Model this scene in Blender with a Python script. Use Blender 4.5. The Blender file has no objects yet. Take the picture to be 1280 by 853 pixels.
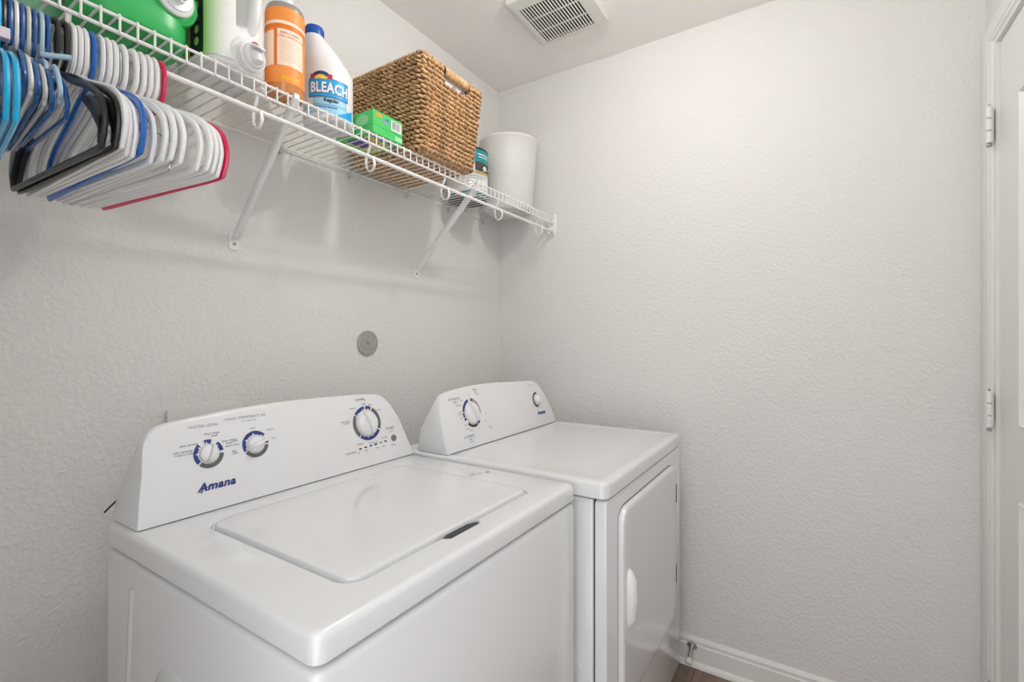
import bpy, bmesh, math, random
from math import sin, cos, pi, radians, atan2, sqrt
from mathutils import Vector, Matrix
C = bpy.context.scene.collection
SC = bpy.context.scene
# ------------------------------------------------------------------ camera
cam = bpy.data.cameras.new('camera'); co = bpy.data.objects.new('camera', cam); C.objects.link(co)
cam.lens = 593.0 / 1280 * 36; cam.sensor_width = 36; cam.shift_y = -2.0 / 1280
cam.clip_start = 0.02
co.location = (-1.9076, -1.2969, 1.2437)
co.rotation_euler = (pi / 2, 0, radians(32.708) - pi / 2)
SC.camera = co
# ------------------------------------------------------------------ world: the bright hall and rooms beyond the two openings
W = bpy.data.worlds.new('world'); SC.world = W; W.use_nodes = True
W.node_tree.nodes['Background'].inputs[0].default_value = (0.985, 0.99, 1.0, 1)
W.node_tree.nodes['Background'].inputs[1].default_value = 2.55
# ------------------------------------------------------------------ ceiling bulb (its fixture is built further down)
LX, LY, LZ = -0.83, -0.90, 2.335
bl = bpy.data.lights.new('bulb', 'POINT'); bl.energy = 11.6; bl.shadow_soft_size = 0.026; bl.color = (1.0, 0.98, 0.94)
blo = bpy.data.objects.new('bulb', bl); C.objects.link(blo); blo.location = (LX, LY, LZ)
# ------------------------------------------------------------------ added ceiling fill light, not a known fixture (its frame is built further down)
PX, PY, PW, PH = -1.42, -1.16, 0.80, 0.80
al = bpy.data.lights.new('fill_light', 'AREA'); al.shape = 'SQUARE'; al.size = PW; al.energy = 1.8; al.color = (1.0, 0.99, 0.975)
alo = bpy.data.objects.new('fill_light', al); C.objects.link(alo); alo.location = (PX, PY, 2.41)
# ------------------------------------------------------------------ exposure
vs = SC.view_settings
vs.view_transform = 'Standard'; vs.look = 'None'; vs.gamma = 1; vs.use_curve_mapping = False
vs.exposure = 0.0
SC.cycles.max_bounces = 14; SC.cycles.diffuse_bounces = 10; SC.cycles.glossy_bounces = 6; SC.cycles.transmission_bounces = 8
# ================================================================== materials
def srgb(r, g, b):
    f = lambda c: (c / 255 / 12.92) if c / 255 <= 0.04045 else ((c / 255 + 0.055) / 1.055) ** 2.4
    return (f(r), f(g), f(b))
MATS = {}
def mat(name, col, rough=0.5, metal=0.0, coat=0.0, var=0.03, vscale=30.0, bump=0.0, bscale=80.0, bdist=0.002,
        trans=0.0, alpha=1.0, sss=0.0, spec=0.5, detail=3.0, ramp=None):
    if name in MATS: return MATS[name]
    m = bpy.data.materials.new(name); m.use_nodes = True; nt = m.node_tree; N = nt.nodes; L = nt.links
    b = N['Principled BSDF']
    b.inputs['Roughness'].default_value = rough; b.inputs['Metallic'].default_value = metal
    b.inputs['Coat Weight'].default_value = coat; b.inputs['Coat Roughness'].default_value = 0.06
    b.inputs['Transmission Weight'].default_value = trans; b.inputs['Alpha'].default_value = alpha
    b.inputs['Specular IOR Level'].default_value = spec
    if sss:
        b.inputs['Subsurface Weight'].default_value = sss; b.inputs['Subsurface Scale'].default_value = 0.01
    tc = N.new('ShaderNodeTexCoord')
    no = N.new('ShaderNodeTexNoise'); no.inputs['Scale'].default_value = vscale; no.inputs['Detail'].default_value = 4
    L.new(tc.outputs['Object'], no.inputs['Vector'])
    cr = N.new('ShaderNodeValToRGB')
    c0 = tuple(max(0, c * (1 - var)) for c in col) + (1,); c1 = tuple(min(1, c * (1 + var)) for c in col) + (1,)
    cr.color_ramp.elements[0].position = 0.3; cr.color_ramp.elements[1].position = 0.7
    cr.color_ramp.elements[0].color = c0; cr.color_ramp.elements[1].color = c1
    L.new(no.outputs['Fac'], cr.inputs['Fac']); L.new(cr.outputs['Color'], b.inputs['Base Color'])
    if bump:
        n2 = N.new('ShaderNodeTexNoise'); n2.inputs['Scale'].default_value = bscale; n2.inputs['Detail'].default_value = detail
        L.new(tc.outputs['Object'], n2.inputs['Vector'])
        src = n2.outputs['Fac']
        if ramp:
            r2 = N.new('ShaderNodeValToRGB'); r2.color_ramp.elements[0].position = ramp[0]; r2.color_ramp.elements[1].position = ramp[1]
            r2.color_ramp.interpolation = 'EASE'
            L.new(src, r2.inputs['Fac']); src = r2.outputs['Color']
        bu = N.new('ShaderNodeBump'); bu.inputs['Strength'].default_value = bump; bu.inputs['Distance'].default_value = bdist
        L.new(src, bu.inputs['Height']); L.new(bu.outputs['Normal'], b.inputs['Normal'])
    MATS[name] = m
    return m
WALLC = (0.715, 0.708, 0.694)
M_wall = mat('painted_textured_drywall', WALLC, 0.55, var=0.01, vscale=3, bump=0.42, bscale=110, bdist=0.0026, detail=4.5, ramp=(0.36, 0.66), spec=0.3)
M_ceil = mat('ceiling_paint', (0.87, 0.835, 0.815), 0.8, var=0.01, vscale=3, bump=0.15, bscale=90, bdist=0.002, spec=0.2)
M_trim = mat('white_trim_paint', (0.74, 0.735, 0.715), 0.35, var=0.01, vscale=8)
M_app = mat('white_appliance_enamel', (0.735, 0.74, 0.76), 0.22, coat=0.6, var=0.006, vscale=5)
M_appp = mat('white_console_plastic', (0.74, 0.745, 0.765), 0.3, coat=0.2, var=0.006, vscale=5)
M_knob = mat('white_knob_plastic', (0.78, 0.78, 0.79), 0.25, coat=0.3, var=0.005)
M_gap = mat('gap_shade_dark_plastic', (0.035, 0.036, 0.045), 0.5)  # dark parts, and joint fillers with the shade put into their colour
M_grey = mat('grey_print', srgb(98, 98, 100), 0.5)
M_lgrey = mat('light_grey_print', srgb(160, 160, 163), 0.5)
M_blue = mat('navy_print', srgb(44, 62, 128), 0.45)
M_green_led = mat('green_print', srgb(110, 165, 60), 0.4)
M_wire = mat('white_coated_wire', (0.80, 0.79, 0.78), 0.35, var=0.01)
M_brk = mat('white_steel_bracket', (0.80, 0.80, 0.80), 0.35, var=0.015)
M_steel = mat('brushed_steel', (0.46, 0.44, 0.42), 0.35, metal=0.85, var=0.08, vscale=60)
M_screw = mat('grey_screw_metal', (0.35, 0.35, 0.35), 0.35, metal=0.9, var=0.1)
M_rubber = mat('white_rubber', (0.75, 0.74, 0.72), 0.6)
M_black = mat('black_plastic', (0.010, 0.010, 0.011), 0.3, coat=0.1, var=0.15)
# ================================================================== geometry helpers
WO = {}
class MB:
    def __init__(s): s.v = []; s.f = []; s.sm = []
    def add(s, v, f, smooth=True):
        o = len(s.v); s.v += [tuple(p) for p in v]
        s.f += [tuple(i + o for i in q) for q in f]; s.sm += [smooth] * len(f); return s
    def box(s, x0, x1, y0, y1, z0, z1, bev=0.0, seg=2):
        if x0 > x1: x0, x1 = x1, x0
        if y0 > y1: y0, y1 = y1, y0
        if z0 > z1: z0, z1 = z1, z0
        if bev <= 0:
            v = [(x0,y0,z0),(x1,y0,z0),(x1,y1,z0),(x0,y1,z0),(x0,y0,z1),(x1,y0,z1),(x1,y1,z1),(x0,y1,z1)]
            return s.add(v, [(0,3,2,1),(4,5,6,7),(0,1,5,4),(1,2,6,5),(2,3,7,6),(3,0,4,7)], False)
        bm = bmesh.new(); bmesh.ops.create_cube(bm, size=1)
        for p in bm.verts: p.co = Vector(((x0+x1)/2 + p.co.x*(x1-x0), (y0+y1)/2 + p.co.y*(y1-y0), (z0+z1)/2 + p.co.z*(z1-z0)))
        bmesh.ops.bevel(bm, geom=bm.edges[:], offset=bev, segments=seg, profile=0.5, affect='EDGES')
        return s.bm(bm)
    def bm(s, bm, M=None):
        bm.verts.index_update()
        vs = [(M @ p.co if M else p.co) for p in bm.verts]
        s.add(vs, [[p.index for p in f.verts] for f in bm.faces], True); bm.free(); return s
    def tube(s, pts, r, seg=8, closed=False, r2=None, up=None, caps=True):
        """sweep; r along the frame normal, r2 along the binormal (both may be lists)"""
        P = [Vector(p) for p in pts]; n = len(P)
        T = []
        for i in range(n):
            a = P[(i-1) % n] if (closed or i > 0) else P[i]; b = P[(i+1) % n] if (closed or i < n-1) else P[i]
            t = (b - a); T.append(t.normalized() if t.length > 1e-9 else Vector((0,0,1)))
        if up is None:
            u = Vector((0,0,1)) if abs(T[0].z) < 0.9 else Vector((1,0,0))
            U = []
            u = (u - T[0]*u.dot(T[0])).normalized()
            for i in range(n):
                u = (u - T[i]*u.dot(T[i])).normalized(); U.append(u)
        else:
            U = []
            for i in range(n):
                u = Vector(up); u = (u - T[i]*u.dot(T[i])).normalized(); U.append(u)
        v = []; f = []
        for i in range(n):
            ra = r[i] if isinstance(r, (list, tuple)) else r
            rb = ra if r2 is None else (r2[i] if isinstance(r2, (list, tuple)) else r2)
            B = T[i].cross(U[i])
            for k in range(seg):
                a = 2*pi*k/seg
                v.append(P[i] + U[i]*(ra*cos(a)) + B*(rb*sin(a)))
        m = n if closed else n-1
        for i in range(m):
            for k in range(seg):
                a = i*seg+k; b = i*seg+(k+1) % seg; c = ((i+1) % n)*seg+(k+1) % seg; d = ((i+1) % n)*seg+k
                f.append((a, b, c, d))
        if not closed and caps:
            f.append(tuple(range(seg-1, -1, -1))); f.append(tuple((n-1)*seg+k for k in range(seg)))
        return s.add(v, f)
    def lathe(s, prof, seg=24, o=(0,0,0), u=(1,0,0), v=(0,1,0), n=(0,0,1), capb=True, capt=True):
        O_, U_, V_, N_ = map(Vector, (o, u, v, n)); vv = []; f = []
        for (r, h) in prof:
            for k in range(seg):
                a = 2*pi*k/seg; vv.append(O_ + U_*(r*cos(a)) + V_*(r*sin(a)) + N_*h)
        for i in range(len(prof)-1):
            for k in range(seg):
                f.append((i*seg+k, i*seg+(k+1) % seg, (i+1)*seg+(k+1) % seg, (i+1)*seg+k))
        if capb: f.append(tuple(range(seg-1, -1, -1)))
        if capt: f.append(tuple((len(prof)-1)*seg+k for k in range(seg)))
        return s.add(vv, f)
    def loft(s, rings, capa=True, capb=True, closed=True):
        n = len(rings[0]); v = [p for r in rings for p in r]; f = []
        for i in range(len(rings)-1):
            for k in range(n if closed else n-1):
                f.append((i*n+k, i*n+(k+1) % n, (i+1)*n+(k+1) % n, (i+1)*n+k))
        if capa: f.append(tuple(range(n-1, -1, -1)))
        if capb: f.append(tuple((len(rings)-1)*n+k for k in range(n)))
        return s.add(v, f)
def build(name, mb, m, parent=None, kind=None, label=None, sharp=35, local=False, cat=None, group=None, fixn=True):
    """link as one mesh object; vertices are given in room coordinates (or in the parent's frame when local)"""
    me = bpy.data.meshes.new(name)
    if not mb.v: raise ValueError(name)
    xs = list(zip(*mb.v)); c = Vector([(min(a)+max(a))/2 for a in xs])
    me.from_pydata([tuple(Vector(p)-c) for p in mb.v], [], mb.f)
    me.polygons.foreach_set('use_smooth', mb.sm)
    if fixn:
        bm = bmesh.new(); bm.from_mesh(me); bmesh.ops.recalc_face_normals(bm, faces=bm.faces[:]); bm.to_mesh(me); bm.free()
    me.set_sharp_from_angle(angle=radians(sharp))
    me.materials.append(m)
    o = bpy.data.objects.new(name, me); C.objects.link(o)
    po = Vector((0,0,0))
    if parent is not None:
        o.parent = parent
        if not local: po = WO[parent.name]
    o.location = c - po
    WO[o.name] = c if not local else Vector((0,0,0))
    if local: WO[o.name] = c          # sub-parts in the same local frame
    if kind: o['kind'] = kind
    if label: o['label'] = label
    if cat: o['category'] = cat
    if group: o['group'] = group
    return o
def part_local(name, mb, m, parent, poff, **k):
    """sub-part in local frame: parent's own centre is poff"""
    o = build(name, mb, m, parent, local=True, **k); o.location = o.location - poff; return o
def thing(name, label, cat, loc, rz=0, group=None):
    o = bpy.data.objects.new(name, None); C.objects.link(o); o.location = loc; o.rotation_euler = (0,0,rz)
    o.empty_display_size = 0.05
    o['label'] = label; o['category'] = cat
    if group: o['group'] = group
    WO[o.name] = Vector(loc); return o
def rrect(x0, x1, y0, y1, r, n=6):
    pts = []
    for (cx, cy, a0) in ((x1-r, y1-r, 0), (x0+r, y1-r, pi/2), (x0+r, y0+r, pi), (x1-r, y0+r, 3*pi/2)):
        for k in range(n+1):
            a = a0 + pi/2*k/n; pts.append((cx+r*cos(a), cy+r*sin(a)))
    return pts
def catmull(pts, sub=4, closed=False):
    P = [Vector(p) for p in pts]; n = len(P); out = []
    m = n if closed else n-1
    for i in range(m):
        p0 = P[(i-1) % n] if (closed or i > 0) else P[i]; p1 = P[i]; p2 = P[(i+1) % n]; p3 = P[(i+2) % n] if (closed or i+2 < n) else P[(i+1) % n]
        for k in range(sub):
            t = k/sub
            out.append(0.5*((2*p1)+(p2-p0)*t+(2*p0-5*p1+4*p2-p3)*t*t+(3*p1-p0-3*p2+p3)*t**3))
    if not closed: out.append(P[-1])
    return out
def text_mb(body, size, fn, bold=0.0, shear=0.0, align='CENTER', space=1.0, res=2, sx=1.0):
    cu = bpy.data.curves.new('lettering', 'FONT'); cu.body = body; cu.size = size; cu.align_x = align; cu.align_y = 'CENTER'
    cu.offset = bold; cu.shear = shear; cu.space_character = space; cu.resolution_u = res
    ob = bpy.data.objects.new('lettering_tmp', cu); C.objects.link(ob)
    dg = bpy.context.evaluated_depsgraph_get()
    me = bpy.data.meshes.new_from_object(ob.evaluated_get(dg))
    mb = MB(); mb.add([fn(p.co.x*sx, p.co.y) for p in me.vertices], [tuple(p.vertices) for p in me.polygons], False)
    bpy.data.objects.remove(ob); bpy.data.meshes.remove(me); bpy.data.curves.remove(cu)
    return mb
def lettering(body, size, fn, m, parent, name='lettering', **k):
    return build(name, text_mb(body, size, fn, **k), m, parent, fixn=False)
def planefn(o, u, v, n, off=0.0006):
    o, u, v, n = map(Vector, (o, u, v, n)); return lambda x, y: o + u*x + v*y + n*off
# ================================================================== THE ROOM
CH = 2.44; XL = -2.02; YF = -1.712
def wallbox(name, boxes, m, kind='structure', parent=None):
    mb = MB()
    for b in boxes: mb.box(*b)
    return build(name, mb, m, parent, kind)
wallbox('wall_back', [(XL-.12, .12, 0, .12, 0, CH)], M_wall)
wallbox('wall_right', [(0, .12, YF-.12, -0.0002, 0, CH)], M_wall)
DX0, DX1, DH = -0.91, -0.142, 2.035             # the door's opening
wallbox('wall_front', [(DX1+.004, -0.0002, YF-.12, YF, 0, CH), (DX0, DX1+.004, YF-.12, YF, DH, CH), (XL, DX0, YF-.12, YF, 0, CH)], M_wall)
LY0, LY1, LH = -1.69, -0.90, 2.20
wallbox('wall_left', [(XL-.12, XL, YF, LY0, 0, CH), (XL-.12, XL, LY0, LY1, LH, CH), (XL-.12, XL, LY1, -0.0002, 0, CH)], M_wall)
wallbox('ceiling', [(XL-.12, .12, YF-.12, .12, CH, CH+.1)], M_ceil)
# plaster ridge where the ceiling meets the right wall
mb = MB(); prof = []
for i in range(13):
    y = -0.002 - 0.62*i/12; h = 0.026*(1-(i/12)**1.6) + .001
    prof.append([(-.0005, y, CH-.0005), (-.0005, y, CH-h), (-.0022*(1-i/12)-.0006, y, CH-h*.90), (-.006*(1-i/12)-.001, y, CH-h*.3), (-.008*(1-i/12)-.0015, y, CH-.0005)])
mb.loft(prof); build('trim_1', mb, M_wall, kind='structure')
# floor with planks
M_floor0 = mat('dark_subfloor', (0.05, 0.035, 0.028), 0.7)
def plank_mat(i):
    base = [(0.235, 0.165, 0.125), (0.265, 0.185, 0.14), (0.21, 0.148, 0.112)][i % 3]
    m = mat('brown_vinyl_plank_%s' % 'abc'[i % 3], base, 0.42, var=0.22, vscale=14, bump=0.15, bscale=120, bdist=0.001)
    for nd in m.node_tree.nodes:
        if nd.type == 'TEX_COORD' and not m.get('done'):
            mp = m.node_tree.nodes.new('ShaderNodeMapping'); mp.inputs['Scale'].default_value = (0.35, 6, 1)
            for l in list(m.node_tree.links):
                if l.from_node == nd:
                    to = l.to_socket; m.node_tree.links.remove(l); m.node_tree.links.new(mp.outputs['Vector'], to)
            m.node_tree.links.new(nd.outputs['Object'], mp.inputs['Vector'])
    m['done'] = 1
    return m
fl = wallbox('floor', [(XL-.7, .12, YF-.7, .12, -.06, -.006)], M_floor0)
k = 0
y = YF - .7
row = 0
while y < -0.001:
    y1 = min(y+.15, -0.001)
    xs = [XL-.7] + [XL-.7 + .45*((row*7) % 3)/3 + .35 + 1.22*j for j in range(3)]
    xs = [x for x in xs if x < -.25] + [-.001]
    for a, b in zip(xs, xs[1:]):
        mb = MB(); mb.box(a+.0006, b-.0006, y+.0006, y1-.0006, -.006, 0, .0012, 1)
        build('plank', mb, plank_mat(k), fl); k += 1
    y += .15; row += 1
# baseboards: board with a stepped cap and a quarter-round shoe
def baseboard(name, ax, a, b, sgn=-1, base=0.0):
    prof = [(0,0),(.026,0),(.026,.006),(.023,.013),(.018,.018),(.013,.020),(.013,.078),(.010,.082),(.010,.094),(.006,.102),(.004,.106),(0,.106)]
    mb = MB(); R = []
    for t in (a, b):
        R.append([((base+sgn*d, t, z) if ax == 'y' else (t, base+sgn*d, z)) for d, z in prof])
    mb.loft(R); return build(name, mb, M_trim, kind='structure', sharp=25)
baseboard('baseboard_right', 'y', YF+.001, -.001)
baseboard('baseboard_back', 'x', XL+.001, -.027)
# door, jamb, casing
mb = MB()
d0, d1 = DX0+.003, DX1-.003
yb, yf = YF-.030, YF+.003                 # slab back, face
px0, px1 = d0+.14, d1-.14
panels = [(0.22, 0.852), (1.03, 1.846)]
zs = [0.008] + [z for p in panels for z in p] + [DH-.004]
mb.box(d0, px0, yb, yf, zs[0], zs[-1]); mb.box(px1, d1, yb, yf, zs[0], zs[-1])
mb.box(px0, px1, yb, yf, zs[0], panels[0][0]); mb.box(px0, px1, yb, yf, panels[0][1], panels[1][0]); mb.box(px0, px1, yb, yf, panels[1][1], zs[-1])
door = build('door_1', mb, M_trim, kind='structure')
for (z0, z1) in panels:
    R = []
    for ins, dy in ((0, 0), (.006, .004), (.012, -.004), (.026, -.010), (.034, -.010), (.055, -.004)):
        R.append([(px0+ins, yf+dy, z0+ins), (px1-ins, yf+dy, z0+ins), (px1-ins, yf+dy, z1-ins), (px0+ins, yf+dy, z1-ins)])
    mb = MB(); mb.loft(R, capa=False); build('door_panel', mb, M_trim, door, sharp=12)
for (zc, hh) in ((1.822, .05), (1.057, .05), (0.27, .05)):
    mb = MB(); mb.box(DX1-.002, DX1+.040, YF+.0165, YF+.0195, zc-hh*.9, zc+hh*.9, .001, 1)
    hg = build('hinge', mb, M_trim, door)
    for j in range(3):
        a = zc-hh+2*hh*j/3
        mb = MB(); mb.lathe([(.0050,0),(.0066,.001),(.0066,2*hh/3-.0035),(.0050,2*hh/3-.0025)], 14, (DX1+.001, YF+.0245, a), (1,0,0), (0,1,0), (0,0,1))
        build('knuckle', mb, M_trim, hg)
    mb = MB()
    mb.lathe([(.003,0),(.0062,.002),(.0062,.006),(.003,.009)], 12, (DX1+.001, YF+.0245, zc-hh-.011)); mb.lathe([(.0025,0),(.0025,2*hh+.01)], 8, (DX1+.001, YF+.0245, zc-hh-.006))
    build('hinge_pin', mb, M_screw, hg)
    for dz in (-.034, .034):
        mb = MB(); mb.lathe([(.0028,0),(.0020,.0010)], 10, (DX1+.020, YF+.0195, zc+dz), (1,0,0), (0,0,1), (0,1,0)); build('screw', mb, M_screw, hg)
mb = MB(); mb.box(DX1-.001, DX1+.004, YF-.12, YF+.0005, 0, DH); mb.box(DX0-.004, DX0, YF-.12, YF+.0005, 0, DH); mb.box(DX0-.004, DX1+.004, YF-.12, YF+.0005, DH-.002, DH+.003)
build('trim_2', mb, M_trim, kind='structure')
# casing with a stepped moulding, mitred
cprof = [(0, 0), (0, .010), (.012, .012), (.018, .016), (.030, .016), (.036, .0185), (.066, .0185), (.072, .014), (.086, .017), (.094, .017), (.100, .012), (.100, 0)]
cprof = [(w*.96, h) for w, h in cprof]
mb = MB(); R = []
ins = .008
for (x, z, kx, kz) in ((DX1+ins, 0, 1, 0), (DX1+ins, DH+ins, 1, .7), (DX0-ins, DH+ins, -1, .7), (DX0-ins, 0, -1, 0)):
    R.append([(x+kx*w, YF+h, z+(kz*w)) for w, h in cprof])
mb.loft(R); build('trim_3', mb, M_trim, kind='structure', sharp=20)

# ceiling lamp (above the frame): canopy, socket and the bulb light itself
t = thing('ceiling_lamp', 'small bare bulb holder on the ceiling in the middle of the room', 'lamp', (LX, LY, CH))
mb = MB(); mb.lathe([(.07,0),(.07,-.012),(.055,-.022),(.03,-.026)], 28, (LX, LY, CH)); build('canopy', mb, M_trim, t)
mb = MB(); mb.lathe([(.02,-.024),(.02,-.055),(.017,-.062)], 20, (LX, LY, CH)); build('socket', mb, M_rubber, t)
blo.parent = t; blo.location = (0, 0, LZ-CH)

t = thing('fill_panel', 'wide white added fill light panel on the ceiling near the doorway', 'lamp', (PX, PY, CH))
mb = MB(); mb.loft([[(x, y, z) for x, y in rrect(PX-PW/2-i, PX+PW/2+i, PY-PH/2-i, PY+PH/2+i, .02, 4)] for i, z in ((.03, CH-.0005), (.03, CH-.026), (.002, CH-.028), (.001, CH-.022))]); build('frame', mb, M_trim, t)  # added frame round the fill light
alo.parent = t; alo.location = (0, 0, -.0295)

# ================================================================== EXHAUST VENT in the ceiling
M_vent = mat('vent_plastic', (0.70, 0.69, 0.66), 0.45, var=0.015)
vx0, vx1, vy0, vy1 = -.513, -.226, -.652, -.361
t = thing('exhaust_vent', 'square white exhaust fan grille with dark slots in the ceiling', 'vent', ((vx0+vx1)/2, (vy0+vy1)/2, CH))
ix0, ix1, iy0, iy1 = -.462, -.250, -.602, -.396
R = []
for (i, z) in ((0, CH-.0005), (0, CH-.010), (.006, CH-.016)):
    R.append([(x, y, z) for x, y in rrect(vx0+i, vx1-i, vy0+i, vy1-i, .016, 5)])
for (e, z) in ((.012, CH-.0185), (0, CH-.0185), (0, CH-.006)):
    R.append([(x, y, z) for x, y in rrect(ix0-e, ix1+e, iy0-e, iy1+e, .004+e*.3, 5)])
mb = MB(); mb.loft(R, capa=False, capb=False); build('frame', mb, M_vent, t)
mb = MB(); mb.box(ix0+.0005, ix1-.0005, iy0+.0005, iy1-.0005, CH-.004, CH-.0015); build('cavity_shade', mb, mat('vent_shade_black', (.006,.006,.006), .9, spec=.1), t)  # black sheet stands in for the unlit duct above the slats
ns = 18
for i in range(ns+1):
    y = iy0 + (iy1-iy0)*i/ns
    w = .0025
    mb = MB(); mb.box(ix0, ix1, max(iy0, y-w), min(iy1, y+w), CH-.0182, CH-.0155, .0006, 1); build('slat', mb, M_vent, t)
for x in (ix0+.068, ix0+.142):
    mb = MB(); mb.box(x-.0022, x+.0022, iy0, iy1, CH-.0175, CH-.0150); build('cross_bar', mb, M_vent, t)

# ================================================================== WALL FITTINGS
t = thing('cover_plate', 'round brushed metal blank cover plate with one centre screw above the dryer and washer', 'cover plate', (-.807, 0, 1.231))
mb = MB(); mb.lathe([(.0435,0),(.0435,.0045),(.0420,.0062),(.0,.0066)], 48, (-.807, 0, 1.231), (1,0,0), (0,0,1), (0,-1,0), capt=False); build('disc', mb, M_steel, t)
mb = MB(); mb.lathe([(.0048,.0066),(.0044,.0082),(.0016,.0086),(.0014,.0070)], 16, (-.807, 0, 1.231), (1,0,0), (0,0,1), (0,-1,0)); build('screw', mb, M_screw, t)
M_boxp = mat('outlet_box_plastic', (0.66, 0.66, 0.65), 0.4, var=0.01)
t = thing('washer_outlet_box', 'flat white plumbing box plate on the wall behind the left washer console', 'outlet box', (-1.318, 0, .98))
mb = MB(); mb.box(-1.406, -1.230, -.012, 0, .90, 1.077, .003, 2); build('face_plate', mb, M_boxp, t)
mb = MB(); mb.box(-1.386, -1.250, -.0125, -.0118, .92, 1.035); build('box_opening', mb, M_gap, t)
t = thing('door_stop', 'small metal door stop with white rubber tip on the baseboard beside the dryer', 'door stop', (-.013, -.895, .068))
a = Vector((-.013, -.897, .075)); b = Vector((-.082, -.897, .045))
dr = (b-a).normalized(); sd = Vector((0,1,0)); up = dr.cross(sd)
mb = MB(); mb.lathe([(.019,0),(.019,.003),(.010,.008),(.0072,.011),(.0072,.058)], 18, a, sd, up, dr); build('rod', mb, M_steel, t)
mb = MB(); mb.lathe([(.0105,.056),(.0118,.058),(.0118,.071),(.008,.074)], 18, a, sd, up, dr); build('rubber_tip', mb, M_rubber, t)

# ================================================================== WASHER
ZD = .900; ZP = .860
def console(t, outline, yb, x_in, back_y, s):
    """outline: (x, z) of the face from the bottom end round to the other; face leans back by s"""
    P = catmull([(x, 0, z) for x, z in outline], 5)
    cx = (outline[0][0]+outline[-1][0])/2
    zt = max(p.z for p in P)
    def ring(sc_x, sc_z, off, plane):
        r = []
        for p in P:
            x = cx+(p.x-cx)*sc_x; z = max(ZD+.0016, ZD+(p.z-ZD)*sc_z)
            y = (yb+(z-ZD)*s+off) if plane else off
            r.append((x, y, z))
        return r
    hw = abs(outline[0][0]-cx); hz = zt-ZD
    i = .006
    R = [ring(1-i/hw, 1-i/hz, 0, True), ring(1-.3*i/hw, 1-.3*i/hz, .0018, True), ring(1, 1, .0065, True)]
    TT = [(0.0, .122), (.068, .090), (.10, .065), (.13, .038), (.16, .018), (.19, .012), (.25, .010)]
    def th(h):
        for (h0, t0), (h1, t1) in zip(TT, TT[1:]):
            if h <= h1: return t0+(t1-t0)*(h-h0)/(h1-h0)
        return TT[-1][1]
    for fr, k in ((.5, 1.0), (.85, .9985), (1, .994)):
        r = []
        for p in P:
            z = ZD+(p.z-ZD)*k
            r.append((cx+(p.x-cx)*k, yb+(p.z-ZD)*s+.0065+max(.002, th(p.z-ZD)-.0065)*fr, z))
        R.append(r)
    mb = MB(); mb.loft(R)
    g = MB(); g.box(outline[0][0]+.004, outline[-1][0]-.004, yb+.0015, yb+.116, ZD-.0004, ZD+.002); build('console_joint_shade', g, M_gap, t)  # dark strip puts the shade under the console into colour
    return build('console', mb, M_appp, t, sharp=40)
def frame(yb, s):
    l = sqrt(1+s*s); u = Vector((1,0,0)); v = Vector((0, s/l, 1/l)); n = u.cross(v)
    return (lambda x, z: Vector((x, yb+(z-ZD)*s, z))), u, v, n
def ring_arc(par, o, u, v, n, r0, r1, a0, a1, m, h=.0008, name='dial_mark'):
    k = max(3, int(abs(a1-a0)/6)); vv = []; f = []
    for i in range(k+1):
        a = radians(a0+(a1-a0)*i/k); d = u*sin(a)+v*cos(a)
        vv += [o+d*r0+n*h, o+d*r1+n*h]
    for i in range(k): f.append((2*i, 2*i+2, 2*i+3, 2*i+1))
    mb = MB(); mb.add(vv, f, False); return build(name, mb, m, par, fixn=False)
def ring_tick(par, o, u, v, n, r, a, w=.0026, l=.005):
    a = radians(a); d = u*sin(a)+v*cos(a); q = u*cos(a)-v*sin(a)
    mb = MB(); mb.add([o+d*r+q*w+n*.0012, o+d*r-q*w+n*.0012, o+d*(r+l)+n*.0012], [(0,1,2)], False)
    return build('dial_tick', mb, M_knob, par, fixn=False)
def knob(t, o, u, v, n, r, h, ang, name='knob'):
    mb = MB(); mb.lathe([(r,0),(r,.004),(r*.93,.007),(r*.90,.0085),(r*.86,h*.55),(r*.7,h*.78),(r*.4,h*.9),(.0005,h*.93)], 36, o, u, v, n, capt=False)
    kb = build(name, mb, M_knob, t)
    a = radians(ang); d = u*sin(a)+v*cos(a); q = u*cos(a)-v*sin(a)
    R = []
    for f, w, hh in ((-1.0, .14, .30), (-.92, .21, 1.05), (-.3, .25, 1.5), (.4, .23, 1.5), (.95, .16, 1.15), (1.04, .08, .45)):
        c = o+d*(r*f*.93); W_ = r*w
        R.append([c+q*W_*1.35+n*.002, c+q*W_*.75+n*(h*hh), c-q*W_*.75+n*(h*hh), c-q*W_*1.35+n*.002])
    mb = MB(); mb.loft(R); build('pointer', mb, M_knob, kb, sharp=50)
    return kb
# --- cabinet
wx0, wx1, wy0, wy1 = -1.571, -.870, -.812, -.172
t = WASH = thing('washing_machine', 'white top-load washer with three control dials and a lid on its top', 'washing machine', ((wx0+wx1)/2, (wy0+wy1)/2, 0))
R = []
for i, z in ((0, .02), (0, ZP-.016), (.002, ZP-.010), (.007, ZP-.006), (.020, ZP-.0055)):
    R.append([(x, y, z) for x, y in rrect(wx0+i, wx1-i, wy0+i, wy1-i, .017, 6)])
mb = MB(); mb.loft(R); cab = build('cabinet', mb, M_app, t, sharp=40)
mb = MB(); mb.box(wx0+.02, wx1-.02, wy0+.02, wy1-.02, ZP-.0056, ZP+.004); build('top_joint_shade', mb, M_gap, t)  # dark filler: shade of the joint below the deck, as colour
def side_rib(par, x, sg, pts, r, dep, m):
    mb = MB(); mb.tube([(x, y, z) for y, z in pts], dep, 10, r2=r, up=(sg, 0, 0)); return build('pressed_rib', mb, m, par)
side_rib(cab, wx0+.0005, -1, [(-.296, .810), (-.295, .800), (-.285, .70), (-.275, .60), (-.27, .2)], .009, .0035, M_app)
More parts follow.
